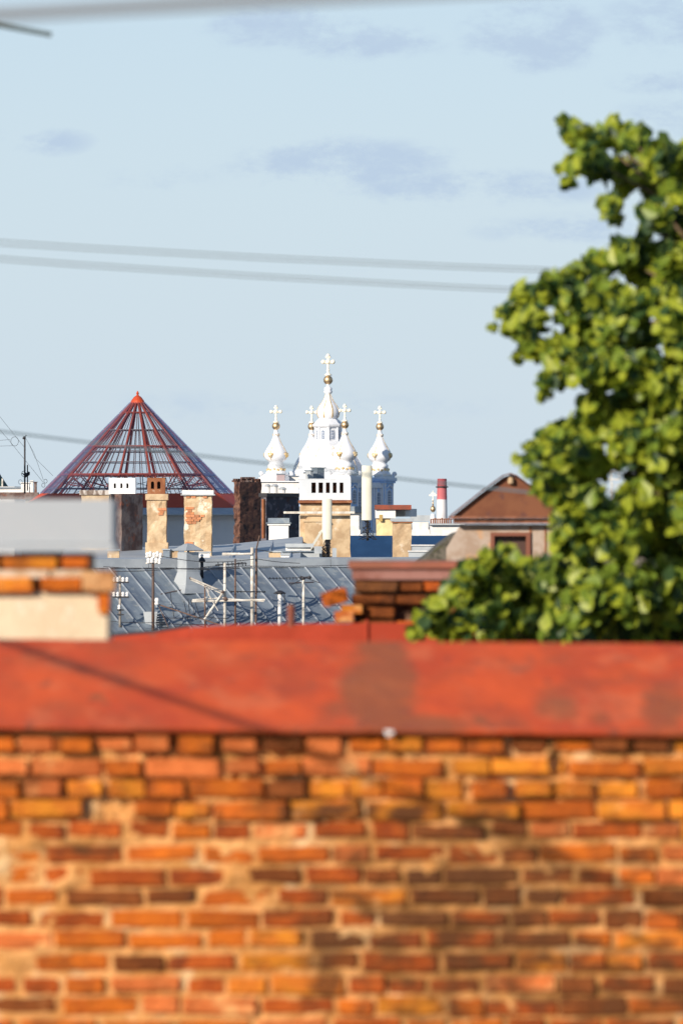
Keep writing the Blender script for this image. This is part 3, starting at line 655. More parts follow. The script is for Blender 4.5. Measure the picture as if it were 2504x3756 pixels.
# dark stack with white slotted cap
c1 = chimney('chimney', 'wide dark chimney, shade put into its colour, under the white three-slotted cap', 425, 518, 1813, 2012, 172, 1.3, m_darkbrick, wob=.02, az=R(52), hxy=(.50,.12))
def slot_cap(t, x0, x1, yt, yb, d, dep, mat, slots, sy, group=None, arch=False, inner=None):
    xa, xb, z0, z1 = X(x0,d), X(x1,d), Z(yb,d), Z(yt,d); sz0, sz1 = Z(sy[1],d), Z(sy[0],d); th = .06
    b = MB()
    b.box(xa+.04, xb-.04, d+th, d+dep-.02, z0, z0+.03); b.box(xa, xb, d, d+dep, z1-.03, z1)
    b.box(xa, xa+th, d+th, d+dep-th, z0, z1-.033); b.box(xb-th, xb, d+th, d+dep-th, z0, z1-.033); b.box(xa, xb, d+dep-th, d+dep, z0, z1-.033)
    b.box(xa, xb, d, d+th, z0, sz0); b.box(xa, xb, d, d+th, sz1, z1-.033)
    e = [x0] + [q for sl_ in slots for q in sl_] + [x1]
    for i in range(0, len(e), 2): b.box(X(e[i],d), X(e[i+1],d), d, d+th, sz0+.0005, sz1-.0005)
    body = obj('cap_shell', b, mat, t)
    if arch:
        for (q0,q1) in slots:
            b = MB(); hw = (X(q1,d)-X(q0,d))/2; cx = (X(q0,d)+X(q1,d))/2; n_ = 8
            arc = [(cx+hw*math.cos(math.pi*i/n_), sz1-hw+hw*math.sin(math.pi*i/n_)) for i in range(n_+1)]
            for side in (0,1):
                a_ = arc[:n_//2+1] if side == 0 else arc[n_//2:]
                cn = (cx+hw, sz1) if side == 0 else (cx-hw, sz1); poly = a_ + [cn]; k_ = len(poly)
                b.add([(x,d+.002,z) for x,z in poly]+[(x,d+th-.002,z) for x,z in poly], [tuple(range(k_)), tuple(range(2*k_-1,k_-1,-1))]+[(i,i+k_,(i+1)%k_+k_,(i+1)%k_) for i in range(k_)])
            obj('arch', b, mat, body)
    b = MB(); b.box(xa+.1, xb-.1, d+dep*.55, d+dep*.6, z0+.05, z1-.05); obj('flue_wall', b, inner or m_darkbrick, body)
    return t
slot_cap(c1, 400, 497, 1753, 1811, 170, .9, M('cap_white',(.84,.84,.83),rough=.5), ((418,426),(442,450),(464,472)), (1773,1791))
b = MB(); b.pbox(292, 442, 1799, 1830, 174, 1.0); b.cur = 0
t = chimney('chimney', 'low pale chimney with a rust-streaked cap left of the white slotted cap', 300, 400, 1816, 2010, 174, 1.0, m_plaster, wob=.01, bands=((1798,1815,.06,M('streaked_cap',(.55,.5,.45),(.18,.13,.1),9,stretch=(1,1,.25))),))
chimney('chimney', 'dark chimney block behind the near grey cap', 392, 436, 1802, 2010, 176, 1.0, m_darkbrick, wob=.03)
c2 = chimney('chimney', 'narrow tan plastered chimney under the brown two-arched cap', 540, 610, 1835, 2018, 166, .75, m_plaster, bands=((1812,1834,.05,m_plaster),(1990,2030,.05,m_plaster)), wob=.012)
patch(c2, 166, ((584,1868,2,2),(592,1886,1,2)), L_=.13)
slot_cap(c2, 541, 606, 1752, 1812, 166.05, .65, m_rust, ((554,566),(577,589)), (1766,1793), arch=True)
c3 = chimney('chimney', 'broad patchy plastered chimney with a flat white slab cap', 676, 776, 1814, 2034, 166, .85, m_plaster2, bands=((1798,1815,.06,m_paint),(1813,1817,.1,m_greymetal2)), wob=.018)
patch(c3, 166, ((688,1864,2,3),(688,1892,4,2),(688,1908,3,2),(686,1992,2,2),(690,1822,2,1),(750,1822,1,1)), L_=.14)
# small boxes behind the ridge
for (x0,x1,yt,yb,d,mt,lab) in ((625,655,2020,2052,158.5,m_plaster,'small tan block left of the sheet-metal duct'),(598,622,2018,2052,158.4,m_greymetal,'small blue-grey box beside the insulator cluster'),(716,770,2028,2046,158.6,m_paint,'low white block behind the duct hat'),
                            (986,1030,2026,2050,158.0,m_plaster,'small cream block near the ridge under the antenna'),(1030,1060,2036,2052,157.5,m_paint,'tiny white block next to the cream one'),(395,438,2020,2062,158.0,m_plaster,'pale block next to the near chimney'),):
    t = thing('roof_block', P((x0+x1)/2, yb, d), lab, 'roof block')
    b = MB(); b.pbox(x0, x1, yt, yb+8, d, .3); obj('body', b, mt, t); b = MB(); b.pbox(x0-3, x1+3, yt-5, yt-.3, d-.04, .4); obj('lid', b, m_greymetal2, t)

m_rag = M('ragged_brick',(.09,.04,.03),(.17,.08,.05),6,bump=.8,c3=(.03,.02,.02),s3=5)
# ragged brick stack and the shaded wall right of the tower
t = chimney('chimney', 'ragged dark brick chimney against the sky beside the cathedral', 866, 950, 1768, 1990, 215, .9, m_rag, az=R(50), wob=.06, hxy=(.62,.15))
for i in range(26):
    x = 862 + (i % 9)*10.5; y = 1768 - 6*(i//9) if not (i//9 == 2 and (i%9 < 3 or i%9 > 6)) else 1768
    o = bpy.data.objects.new('brick', brick_small); col.objects.link(o); o.parent = t; o.location = P(x, y-3, 215.45+(x-905)*.006+random.random()*.1) - wloc(t); o.rotation_euler[2] = random.random()*3; o.scale = (.8,2.5,1); o.data = brick_small; o.material_slots[0].link = 'OBJECT'; o.material_slots[0].material = random.choice((m_rag, m_darkbrick))
t = thing('party_wall', (X(1025,205), 206, 0), 'dark blotchy wall in shadow left of the five-slotted cap', 'wall')
m_blot = M('blotchy_wall', (.045,.045,.06), (.13,.12,.14), 3.5, thr=(.52,.6), bump=.5, c3=(.06,.03,.03), s3=2)  # near-black navy: the wall's shade is painted into the colour
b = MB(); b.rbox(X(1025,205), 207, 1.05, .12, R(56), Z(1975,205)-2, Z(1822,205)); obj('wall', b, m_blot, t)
b = MB(); b.rbox(X(1025,205), 207, 1.10, .18, R(56), Z(1822,205)+.002, Z(1808,205)); obj('coping', b, m_darkmetal, t)
b = MB(); b.rbox(X(966,205), 205.4, .05, .05, R(50), Z(1975,205), Z(1830,205)); obj('downpipe', b, m_rust, t)
t = thing('white_parapet', P(1020,1812,225), 'long white parapet crossing below the left cathedral tower', 'parapet')
b = MB(); b.pbox(946, 1096, 1768, 1835, 225, 1); obj('wall', b, m_paint, t); b = MB(); b.pbox(944, 1096, 1764, 1767.7, 224.9, 1.2); obj('coping', b, m_white, t)
for i, (x, w_, yt, lab) in enumerate(((982,11,1785,'leftmost of the small white chimney pots on the dark wall'),(1008,13,1785,'middle small white chimney pot on the dark wall'),(1036,14,1796,'rightmost low white pot on the dark wall'))):
    dd = 206.6; c = P(x, 1808, dd); t = thing('chimney_pot', c, lab, 'chimney pot', 'white chimney pots on the dark wall'); k = dd/F
    b = MB(); zt = Z(yt,dd); b.lathe([(w_*k*.8,c.z),(w_*k*.8,zt)], c.x, c.y, 8); obj('pot', b, m_paint, t)
    b = MB(); b.lathe([(w_*k*1.05,zt+.002),(w_*k*1.05,zt+.03),(w_*k*.5,zt+.09)], c.x, c.y, 8); obj('hood', b, m_greymetal2, t)
# small white stack with lid
t = chimney('chimney', 'small white chimney with a grey lid before the dark blotchy wall', 986, 1058, 1926, 1985, 185, .5, m_paint, wob=.004, bands=((1922,1927,.05,m_paint),(1900,1921,.03,m_greymetal),(1917,1920,.09,m_greymetal)))
# big slotted stack
D5 = 180
t = chimney('chimney', 'biggest tan plastered chimney under the white five-slotted cap', 1100, 1284, 1846, 2030, D5, 1.3, m_plaster, wob=.01, bands=((1843,1850,.02,m_rust),))
b = MB(); b.pbox(1118, 1196, 1914, 2030, D5-.18, .17); b.pbox(1112,1202,1908,1914,D5-.22,.21); b.prism([(1128,1895),(1198,1895),(1204,1912),(1112,1912)],D5-.15,.14); obj('flue_box', b, m_plaster, t)
b = MB(); b.pbox(1040, 1300, 1876, 1884, D5-.35, .08); obj('rail', b, m_polewhite, t)
slot_cap(t, 1098, 1286, 1756, 1834, D5-.1, 1.5, M('cap_offwhite',(.66,.69,.71),(.58,.61,.63),1.5,c3=(.5,.36,.22),s3=4,thr3=(.7,.78)), ((1142,1158),(1168,1184),(1195,1209),(1220,1234),(1245,1259)), (1770,1808), inner=M('flue_brick',(.3,.10,.05),(.08,.04,.03),8))
b = MB(); b.box(X(1094,D5),X(1290,D5),D5-.18,D5+1.48,Z(1845,D5)+.003,Z(1835,D5)); obj('cap_plate', b, m_rust, t)
b = MB()
# things seen on top of / behind the cap
for (x0,x1,yt,yb,d,mt,lab) in ((1010,1048,1740,1768,226,M('pink_stack',(.36,.28,.28)),'small dusty-pink stack left of the cathedral dome foot'),(1056,1100,1748,1768,226.5,m_paint,'low cream stack beside the dusty-pink one'),(1110,1122,1735,1756,228,m_paint,'thin white post on the skyline above the big cap'),(1126,1140,1728,1756,228.5,m_greymetal2,'thin grey post on the skyline above the big cap'),
                            (1146,1186,1718,1758,229,m_greymetal,'dark metal cowl box poking above the five-slotted cap')):
    t = thing('small_stack', P((x0+x1)/2, yb, d), lab, 'stack'); b = MB(); b.rbox(X((x0+x1)/2,d), d+.3, (X(x1,d)-X(x0,d))/2*.8, .2, R(35 if yt<1730 else 0), Z(yb+70,d), Z(yt,d)); obj('body', b, mt, t)
    b = MB(); b.rbox(X((x0+x1)/2,d), d+.3, (X(x1,d)-X(x0,d))/2*.95, .25, R(35 if yt<1730 else 0), Z(yt,d)+.002, Z(yt-4,d)); obj('lid', b, m_greymetal, t)
t = block(1090, 1330, 1880, 232, 12, m_paint, 'back_house', 'pale house wall glimpsed behind the big slotted cap')
# cell antennas
def panel_antenna(label, x0, x1, yt, yb, d, strut=None):
    t = thing('panel_antenna', P((x0+x1)/2, yb+60, d), label, 'antenna', 'mobile phone panel antennas')
    xa, xb = X(x0,d), X(x1,d); cx = (xa+xb)/2; hw = (xb-xa)/2; n_ = 10
    b = MB(); pts = [(cx-hw*math.cos(math.pi*i/n_), d-hw*.5*math.sin(math.pi*i/n_)) for i in range(n_+1)] + [(xb, d+.09), (xa, d+.09)]; k_ = len(pts); z0, z1 = Z(yb,d), Z(yt,d)
    b.add([(x,y,z0) for x,y in pts]+[(x,y,z1) for x,y in pts], [tuple(range(k_))[::-1], tuple(range(k_,2*k_))]+[(i,(i+1)%k_,(i+1)%k_+k_,i+k_) for i in range(k_)]); obj('radome', b, m_radome, t)
    b = MB(); b.tube((cx+.02,d+.2,Z(yb+75,d)),(cx+.02,d+.2,z1-.2),.04,8); b.box(cx-.05,cx+.05,d+.09,d+.2,z1-.35,z1-.25); b.box(cx-.05,cx+.05,d+.09,d+.2,z0+.15,z0+.25); obj('mount', b, m_darkmetal, t)
    b = MB(); rr = random.Random(int(x0))
    for i in range(9):
        x = cx + rr.uniform(-.12,.12); pp = [Vector((x, d+.02, z0))]
        for j in range(1,6): pp.append(Vector((cx+rr.uniform(-.2,.2)*(j/4+.3), d+rr.uniform(-.1,.25), z0-.12*j)))
        b.path(pp, .012, 5)
    obj('cable', b, m_darkmetal, t)
    return t
t = panel_antenna('shorter cream panel antenna before the big tan chimney', 1181, 1217, 1830, 1979, 170)
b = MB(); b.tube(P(1178,1950,170), P(1138,2014,169.5), .05, 4); b.tube(P(1170,1956,170), P(1200,1930,170.2), .03, 6); obj('strut', b, m_radome, t)
panel_antenna('taller cream panel antenna against the cathedral', 1326, 1364, 1708, 1908, 176)
t = thing('equipment_box', P(1120,2040,166), 'long low grey cabinet at the foot of the shorter panel antenna', 'cabinet')
b = MB(); b.pbox(1034,1180,2024,2056,165,.5); obj('body', b, m_greymetal2, t); b = MB(); b.pbox(1030,1184,2020,2023.6,164.9,.7); obj('lid', b, m_greymetal, t)
t = thing('equipment_box', P(1090,2010,167), 'white-fronted grey cabinet stacked behind the long low one', 'cabinet')
b = MB(); b.pbox(1048,1140,2008,2024,166.5,.6); obj('body', b, m_paint, t); b = MB(); b.pbox(1046,1150,1994,2007.6,166.4,.7); obj('lid', b, m_greymetal2, t)
t = thing('equipment_box', P(1165,2010,166), 'small square grey box right of the two cabinets', 'cabinet')
b = MB(); b.pbox(1152,1180,2004,2030,164.5,.3); b.pbox(1218,1234,2010,2046,164.5,.2); obj('body', b, m_greymetal2, t)

# sheet roof right of the big chimney: faces the sun, shade painted as blue-black
d = 186
t = thing('dark_roof_house', (X(1370,d), d+3, 0), 'sheet roof right of the big chimney with its shadow put into the dark blue colour', 'building')
m_shade_blue = M('shade_blue_sheet',(.02,.06,.14),(.016,.05,.12),1.2,rough=.5,metal=.1)  # dark blue stands in for shadow on a sunlit slope
b = MB(); z0, z1 = Z(2062,d), Z(1966,d); xa, xb = X(1206,d), X(1700,d)
b.add([(xa,d,0),(xb,d,0),(xb,d+9,0),(xa,d+9,0),(xa,d,z0),(xb,d,z0),(xb,d+9,z0),(xa,d+9,z0),(xa,d+.6,z1),(xb,d+.6,z1),(xa,d+8.4,z1),(xb,d+8.4,z1)], [(0,3,2,1),(0,1,5,4),(1,2,6,5),(2,3,7,6),(3,0,4,7)]); obj('wall', b, m_yard, t)
b = MB(); b.add([(xa,d-.1,z0+.004),(xb,d-.1,z0+.004),(xb,d+9,z0+.004),(xa,d+9,z0+.004),(xa,d+1.3,z1),(xb,d+1.3,z1),(xb,d+8.4,z1),(xa,d+8.4,z1)], [(0,1,5,4),(1,2,6,5),(2,3,7,6),(3,0,4,7),(4,5,6,7),(0,3,2,1)]); obj('roof', b, m_shade_blue, t)


# yellow stack with red cap, tan stack, white wall
t = chimney('chimney', 'yellow plastered chimney under a red cap', 1380, 1440, 1900, 1975, 196, 1.2, M('yellow_plaster',(.80,.62,.32),(.72,.54,.28),2), wob=.008)
b = MB(); b.pbox(1376, 1450, 1870, 1901, 195.9, 1.4); b.rbox(X(1470,196), 197, .28, .5, R(45), Z(1895,196), Z(1866,196)); obj('white_head', b, m_paint, t)
b = MB(); b.pbox(1374, 1508, 1852, 1869, 195.8, 1.6); obj('cap', b, m_rust2, t)
b = MB(); b.pbox(1390, 1402, 1888, 1912, 195.88, .05); obj('hatch', b, M('ochre_hatch',(.45,.3,.1)), t)
t = chimney('chimney', 'tan chimney with flat grey lid and a cross-shaped aerial shadow', 1440, 1508, 1916, 2062, 172, .8, m_plaster, wob=.01, bands=((1913,1918,.04,m_rust),(1902,1912,.07,m_greymetal2)))
t = thing('roof_aerial', P(1440, 2050, 169), 'thin cross-armed aerial standing before the tan chimney', 'aerial')
t = chimney('chimney', 'white chimney block with grey lid right of the tan chimney', 1512, 1570, 1914, 1990, 205, 1.0, m_paint, wob=.004, bands=((1890,1912,.06,m_greymetal2),))
bpy.data.objects.remove([o for o in bpy.data.objects if o.name.startswith('roof_aerial')][0])
t = thing('small_pavilion', P(1630,1950,240), 'low pale roof pavilion under the striped works chimney', 'pavilion')
b = MB(); b.pbox(1578,1700,1926,1960,240,3); obj('wall', b, m_paint, t); b = MB(); b.pbox(1574,1704,1920,1925.6,239.8,3.4); obj('roof', b, m_greymetal2, t)
b = MB()
for x in range(1580, 1660, 8): b.tube(P(x,1920,240), P(x,1900+(x%3)*3,240), .03, 4)
b.tube(P(1578,1904,240),P(1662,1904,240),.02,4); obj('railing', b, m_rust, t)
for (x0,x1,yt,yb,d,lab) in ((1510,1590,2002,2020,168,'upper of two pale metal roof hatches beside the mossy slope'),(1498,1576,2024,2044,166,'lower of two pale metal roof hatches beside the mossy slope')):
    t = thing('roof_hatch', P((x0+x1)/2, yb, d), lab, 'roof hatch'); b = MB(); b.pbox(x0,x1,yt,yb,d,.5); obj('body', b, m_greymetal2, t); b = MB(); b.pbox(x0-3,x1+3,yt-4,yt-.3,d-.05,.6); obj('rim', b, m_paint, t)

# ------------------------------------------------------------------ rusty dormer (55 m)
d = 55.0
t = thing('rusty_dormer', P(1870, 2080, d), 'rusty sheet-metal gabled dormer half hidden by the tree', 'dormer')
gp = [(1654,1893),(1760,1809),(1846,1746),(1870,1739),(1894,1747),(1982,1812),(2093,1893)]
b = MB(); b.prism([(x, y+4) for x, y in gp], d+.02, .04); obj('gable_panel', b, M('gable_rust',(.15,.05,.022),(.19,.07,.03),3,rough=.8,c3=(.12,.045,.03),s3=5), t)
b = MB()
for (q0,q1) in zip(gp, gp[1:]):
    a, c = P(*q0,d-.05), P(*q1,d-.05); bk = Vector((0,.5,.0)); up = Vector((0,0,.03)); up = Vector((0,0,.012)); b.hexa([a,c,c+bk,a+bk,a+up,c+up,c+bk+up,a+bk+up])
obj('roof', b, M('dormer_roof',(.10,.05,.045),(.16,.07,.05),3), t)
b = MB(); b.pbox(1662,2092,1902,1920,d-.08,.12); b.pbox(1654,2096,1893,1901.5,d-.13,.2); obj('fascia', b, M('fascia_rust',(.26,.10,.05),(.15,.06,.035),10,c3=(.45,.30,.2),s3=8,thr3=(.6,.68)), t)
b = MB(); b.prism([(1688,1925),(1806,1925),(1806,2080),(1636,2080),(1636,2012)], d+.06, .1); b.pbox(1938,2060,1925,2080,d+.06,.1); b.pbox(1806,1938,1925,1962,d+.06,.1); b.box(X(1700,d),X(2060,d),d+.06,d+3,Z(2100,d)-1,Z(2080,d)); obj('wall', b, M('dormer_wall',(.42,.33,.26),(.34,.24,.17),5,c3=(.5,.28,.14),s3=4), t)
b = MB(); b.pbox(1798,1812,1953,2080,d+.03,.12); b.pbox(1928,1944,1953,2080,d+.03,.12); b.pbox(1812,1928,1953,1966,d+.03,.12); obj('window_frame', b, M('frame_rust',(.20,.07,.04)), t)
b = MB(); b.pbox(1812,1928,1966,2080,d+.14,.02); obj('window_pane', b, M('dim_window',(.07,.035,.025),rough=.5), t)
b = MB(); b.pbox(1940,1948,1930,2080,d+.05,.02); b.pbox(1996,2001,1930,2080,d+.05,.02); obj('cladding_strip', b, m_rust, t)
b = MB(); c = P(1872,1762,d-.02); b.lathe([(.028,c.z-.03),(.03,c.z),(.02,c.z+.03)], c.x, c.y, 10); obj('pale_disc', b, m_plaster, t)  # small pale vent disc for the bright spot at the apex, gives no light
b = MB(); b.hexa([P(1650,1900,d+.1),P(2098,1900,d+.1),P(2098,1900,d+.1)+Vector((0,.9,0)),P(1650,1900,d+.1)+Vector((0,.9,0)),P(1650,1893,d),P(2096,1893,d),P(2096,1893,d)+Vector((0,.9,0)),P(1650,1893,d)+Vector((0,.9,0))]); obj('soffit', b, m_rust2, t)
t = thing('mossy_roof_house', (X(1900,56), 57, 0), 'house with a mossy dark sloping roof edge carrying the rusty dormer', 'building')
b = MB(); b.box(X(1510,56), X(3400,56), 55.5, 66, 0, Z(2108,56)); obj('wall', b, m_yard, t)
b = MB(); b.prism([(1520,2072),(1560,2045),(1612,2000),(1668,1958),(1700,1948),(2090,1948),(3400,1948),(3420,2110),(1500,2110)], 55.4, 2.5); obj('roof', b, M('mossy_roof',(.07,.065,.045),(.16,.14,.11),14,bump=1,c3=(.10,.10,.04),s3=8), t)

# white aerial glimpsed through the tree
t = thing('lattice_aerial', P(2245, 1800, 120), 'small white square-frame aerial glimpsed through the tree', 'aerial')
d = 50
t.location = P(2245, 1900, d)
b = MB(); b.tube(P(2242,1950,d), P(2240,1718,d), .006, 6); b.tube(P(2222,1758,d), P(2270,1760,d), .007, 6); b.path([P(x,y,d) for x,y in ((2236,1730),(2268,1730),(2269,1760))], .004, 5); b.tube(P(2226,1734,d),P(2240,1732,d),.004,5)
for x in (2244,2256,2266): b.tube(P(x,1772,d),P(x+8,1790,d),.004,5)
obj('frame', b, m_polewhite, t)

# ------------------------------------------------------------------ broken brick chimney (33 m)
def brick_mesh(seed, hx=.125, hy=.06, hz=.0325, jit=.004, ch=.007):
    rr = random.Random(seed); vs = []; fs = []
    for z in (-hz, -hz+ch, hz-ch, hz):
        for y in (-hy, hy):
            pass
    xs = [-hx, -hx+ch, -hx*.3, hx*.35, hx-ch, hx]; zs = [-hz, -hz+ch, 0, hz-ch, hz]; idx = {}
    for i, x in enumerate(xs):
        for j, z in enumerate(zs):
            edge = (i in (0, 5)) or (j in (0, 4)); corner = (i in (0,5)) and (j in (0,4))
            y = -hy + (ch*.9 if edge else 0) + (ch*1.2*rr.random() if corner else 0) + rr.uniform(0, jit)
            idx[i,j] = len(vs); vs.append((x + (rr.uniform(-jit,jit)), y, z + rr.uniform(-jit,jit)*.8))
    n0 = len(vs)
    for i, x in ((0,-hx),(5,hx)):
        for j, z in ((0,-hz),(4,hz)): idx['b',i,j] = len(vs); vs.append((x, hy, z))
    for i in range(5):
        for j in range(4): fs.append((idx[i,j], idx[i+1,j], idx[i+1,j+1], idx[i,j+1]))
    fs.append(tuple([idx[i,4] for i in range(6)] + [idx['b',5,4], idx['b',0,4]]))
    fs.append(tuple([idx[i,0] for i in range(5,-1,-1)] + [idx['b',0,0], idx['b',5,0]]))
    fs.append(tuple([idx[0,j] for j in range(5)] + [idx['b',0,4], idx['b',0,0]]))
    fs.append(tuple([idx[5,j] for j in range(4,-1,-1)] + [idx['b',5,0], idx['b',5,4]]))
    fs.append((idx['b',0,0], idx['b',0,4], idx['b',5,4], idx['b',5,0]))
    return vs, fs
def add_grime_shade(mt, amt=1.0, dark=(.11,.04,.014)):
    # soot and damp stains over bricks and joints, plus shade painted into upper gaps
    T = mt.node_tree; b = T.nodes['Principled BSDF']; src = b.inputs['Base Color'].links[0].from_socket
    g_ = T.nodes.new('ShaderNodeNewGeometry'); sp_ = T.nodes.new('ShaderNodeSeparateXYZ'); T.links.new(g_.outputs['Position'], sp_.inputs[0])
    def mm_(op, a_, b_):
        n = T.nodes.new('ShaderNodeMath'); n.operation = op
        for i, q in enumerate((a_, b_)):
            if isinstance(q, (int,float)): n.inputs[i].default_value = q
            else: T.links.new(q, n.inputs[i])
        return n.outputs[0]
    def nz_(sc, det, st):
        v_ = T.nodes.new('ShaderNodeVectorMath'); v_.operation = 'MULTIPLY'; v_.inputs[1].default_value = st; T.links.new(g_.outputs['Position'], v_.inputs[0])
        n = T.nodes.new('ShaderNodeTexNoise'); n.inputs['Scale'].default_value = sc; n.inputs['Detail'].default_value = det; T.links.new(v_.outputs[0], n.inputs['Vector']); return n.outputs[0]
    tot_ = None
    for (cx, cy, rx, ry, k_) in ((1750,3420,620,420,.44),(1180,3500,110,330,.42),(2400,3600,420,260,.42),(1800,3350,900,480,.32),(1180,2975,330,55,.45),(1480,2990,90,50,.6),(330,3120,170,50,.5),(880,3010,280,35,.3),(2050,3300,900,60,.25),(60,2880,120,40,.4),(2030,2790,26,50,1.2),(1720,3020,60,22,.9)):
        a_ = mm_('DIVIDE', mm_('SUBTRACT', sp_.outputs[0], X(cx,20)), rx*20/F); c_ = mm_('DIVIDE', mm_('SUBTRACT', sp_.outputs[2], Z(cy,20)), ry*20/F)
        q = mm_('MULTIPLY', mm_('MAXIMUM', mm_('SUBTRACT', 1.3, mm_('ADD', mm_('MULTIPLY', a_, a_), mm_('MULTIPLY', c_, c_))), 0.0), k_)
        tot_ = q if tot_ is None else mm_('MAXIMUM', tot_, q)
    val = mm_('ADD', mm_('MULTIPLY', tot_, .62), mm_('MULTIPLY', nz_(9, 8, (1,1,1.8)), 1.25))
    r = T.nodes.new('ShaderNodeMapRange'); r.interpolation_type = 'SMOOTHSTEP'; r.inputs['From Min'].default_value = .62; r.inputs['From Max'].default_value = 1.12; T.links.new(val, r.inputs['Value'])
    x = T.nodes.new('ShaderNodeMixRGB'); T.links.new(mm_('MULTIPLY', r.outputs[0], amt), x.inputs[0]); T.links.new(src, x.inputs[1]); x.inputs[2].default_value = (*dark,1); T.links.new(x.outputs[0], b.inputs['Base Color'])
    return mt
def bmat(name, c, c2, c3=None, thr3=(.6,.68)): return add_grime_shade(M(name, c, c2, 9, rough=.9, bump=.7, bscale=45, c3=c3, s3=6, thr3=(thr3[0]-.06, thr3[1]), rnd=.22, spec=.15))
B_OR = bmat('brick_orange', (.66,.225,.022), (.56,.155,.02), (.74,.42,.17), (.64,.72))
B_OR2 = bmat('brick_deep_orange', (.56,.135,.014), (.45,.10,.014), (.26,.065,.014))
B_RED = bmat('brick_red', (.42,.088,.014), (.32,.062,.012), (.20,.042,.012))
B_PINK = bmat('brick_pink', (.56,.15,.04), (.48,.12,.03), (.70,.33,.12))
B_BRN = bmat('brick_brown', (.23,.065,.016), (.16,.045,.012), (.09,.03,.012))
B_DRK = bmat('brick_sooty', (.13,.05,.02), (.19,.07,.022), (.06,.028,.014))
B_CRM = bmat('brick_cream_orange', (.66,.36,.16), (.60,.27,.10))
ALLB = [B_OR, B_OR2, B_RED, B_PINK, B_BRN, B_DRK]
bmesh_var = []
for k in range(8):
    vs, fs = brick_mesh(k); me = bpy.data.meshes.new('brick'); me.from_pydata(vs, [], fs); me.materials.append(B_OR); me.update(); bmesh_var.append(me)
def put_brick(par, loc, sx, mat, sz=1.0, sy=1.0, rot=(0,0,0)):
    o = bpy.data.objects.new('brick', random.choice(bmesh_var)); col.objects.link(o); o.parent = par
    o.location = Vector(loc) - wloc(par); o.scale = (sx, sy, sz); o.rotation_euler = rot
    o.material_slots[0].link = 'OBJECT'; o.material_slots[0].material = mat
    return o
d = 33.4
t = thing('broken_chimney', P(1460, 2330, d), 'broken brick chimney with two rusty metal slabs on top beside the tree', 'chimney')
kk = F/d
b = MB(); b.box(X(1300,d), X(1990,d), d+.08, d+1.0, Z(2800,d), Z(2126,d)); obj('core', b, M('dark_mortar',(.16,.09,.05),(.07,.04,.03),9,bump=.8), t)
b = MB(); b.pbox(1278,2000,2060,2084,d-.05,1.2); obj('top_slab', b, M('slab_red',(.33,.10,.06),(.26,.09,.05),6,c3=(.42,.2,.16),s3=3), t)
b = MB(); b.pbox(1292,1990,2088,2126,d-.02,1.1); b.pbox(1284,1994,2084.5,2091,d-.03,1.1); obj('lower_slab', b, M('slab_brown',(.22,.08,.055),(.32,.15,.12),5), t)
row = 0; y = 2152
while y < 2330:
    x = 1268 + random.choice((0,22,10)) + (14 if row in (0,) else 0)
    while x < 1720:
        L_ = random.choice((.25,.125,.25)); wpx = L_*kk
        if not (row == 1 and 1335 < x < 1375) and random.random() > .06:
            put_brick(t, (X(x+wpx/2,d), d+.03+random.uniform(-.03,.03), Z(y,d)), L_/.25, random.choice((B_BRN,B_BRN,B_DRK,B_RED) if row < 2 else (B_RED,B_BRN,B_BRN,B_OR2,B_DRK)), random.uniform(.75,.95), rot=(0,random.uniform(-.03,.03),random.uniform(-.06,.06)))
        x += wpx + 8
    y += 47; row += 1
put_brick(t, (X(1228,d), d-.05, Z(2190,d)), .5, B_OR2, 1.15, rot=(0,R(-16),R(20)))
put_brick(t, (X(1262,d), d-.04, Z(2262,d)), .45, B_PINK, 1.0); put_brick(t, (X(1290,d), d-.03, Z(2235,d)), .5, B_OR, .8)

# ------------------------------------------------------------------ red roof strip just behind the wall
m_redroof = M('red_painted_roof', (.42,.055,.025), (.34,.045,.02), 3, rough=.85, spec=.15, c3=(.30,.07,.04), s3=3.5, thr3=(.58,.7))
t = thing('red_roof', (X(1100,32), 31.8, Z(2400,32)), 'red painted metal roof strip rising behind the brick wall', 'roof')
d = 32.2; top = [(380,2338),(560,2322),(700,2300),(840,2292),(1060,2288),(1345,2285),(1650,2284),(2700,2284)]
for i, ((x0,y0),(x1,y1)) in enumerate(zip(top, top[1:])):
    b = MB(); b.sheet([P(x0,2600,31.7), P(x1-.6,2600,31.7), P(x1-.6,y1,d), P(x0,y0,d)], (0,0,-.03)); obj('metal_sheet', b, m_redroof, t)
b = MB()
for i in range(1): b.tube(P(1345,2600,31.7)+Vector((0,0,.012)), P(1345,2283,d)+Vector((0,0,.012)), .009, 6)
obj('seam', b, m_redroof, t)
b = MB()
for (x0,y0),(x1,y1) in zip(top, top[1:]):
    a, c = P(x0,y0,d), P(x1,y1,d); b.hexa([a+Vector((0,.02,-1)),c+Vector((0,.02,-1)),c+Vector((0,3,-3)),a+Vector((0,3,-3)),a+Vector((0,.02,-.03)),c+Vector((0,.02,-.03)),c+Vector((0,3,-2.6)),a+Vector((0,3,-2.6))])
obj('back_slope', b, m_redroof, t)
b = MB(); b.path([P(x,y-3,d+.03) for x,y in ((380,2338),(560,2322),(700,2300))], .016, 6); obj('dark_edge', b, m_darkmetal, t)
t = thing('roof_stub', P(1067,2290,d), 'short rusty pipe stub standing on the red roof edge', 'pipe')
b = MB(); b.tube(P(1067,2300,d), P(1067,2226,d), .021, 8); obj('pipe', b, m_rust2, t); b = MB(); b.tube(P(1067,2226,d), P(1067,2219,d), .020, 8); obj('cap', b, m_rust, t)

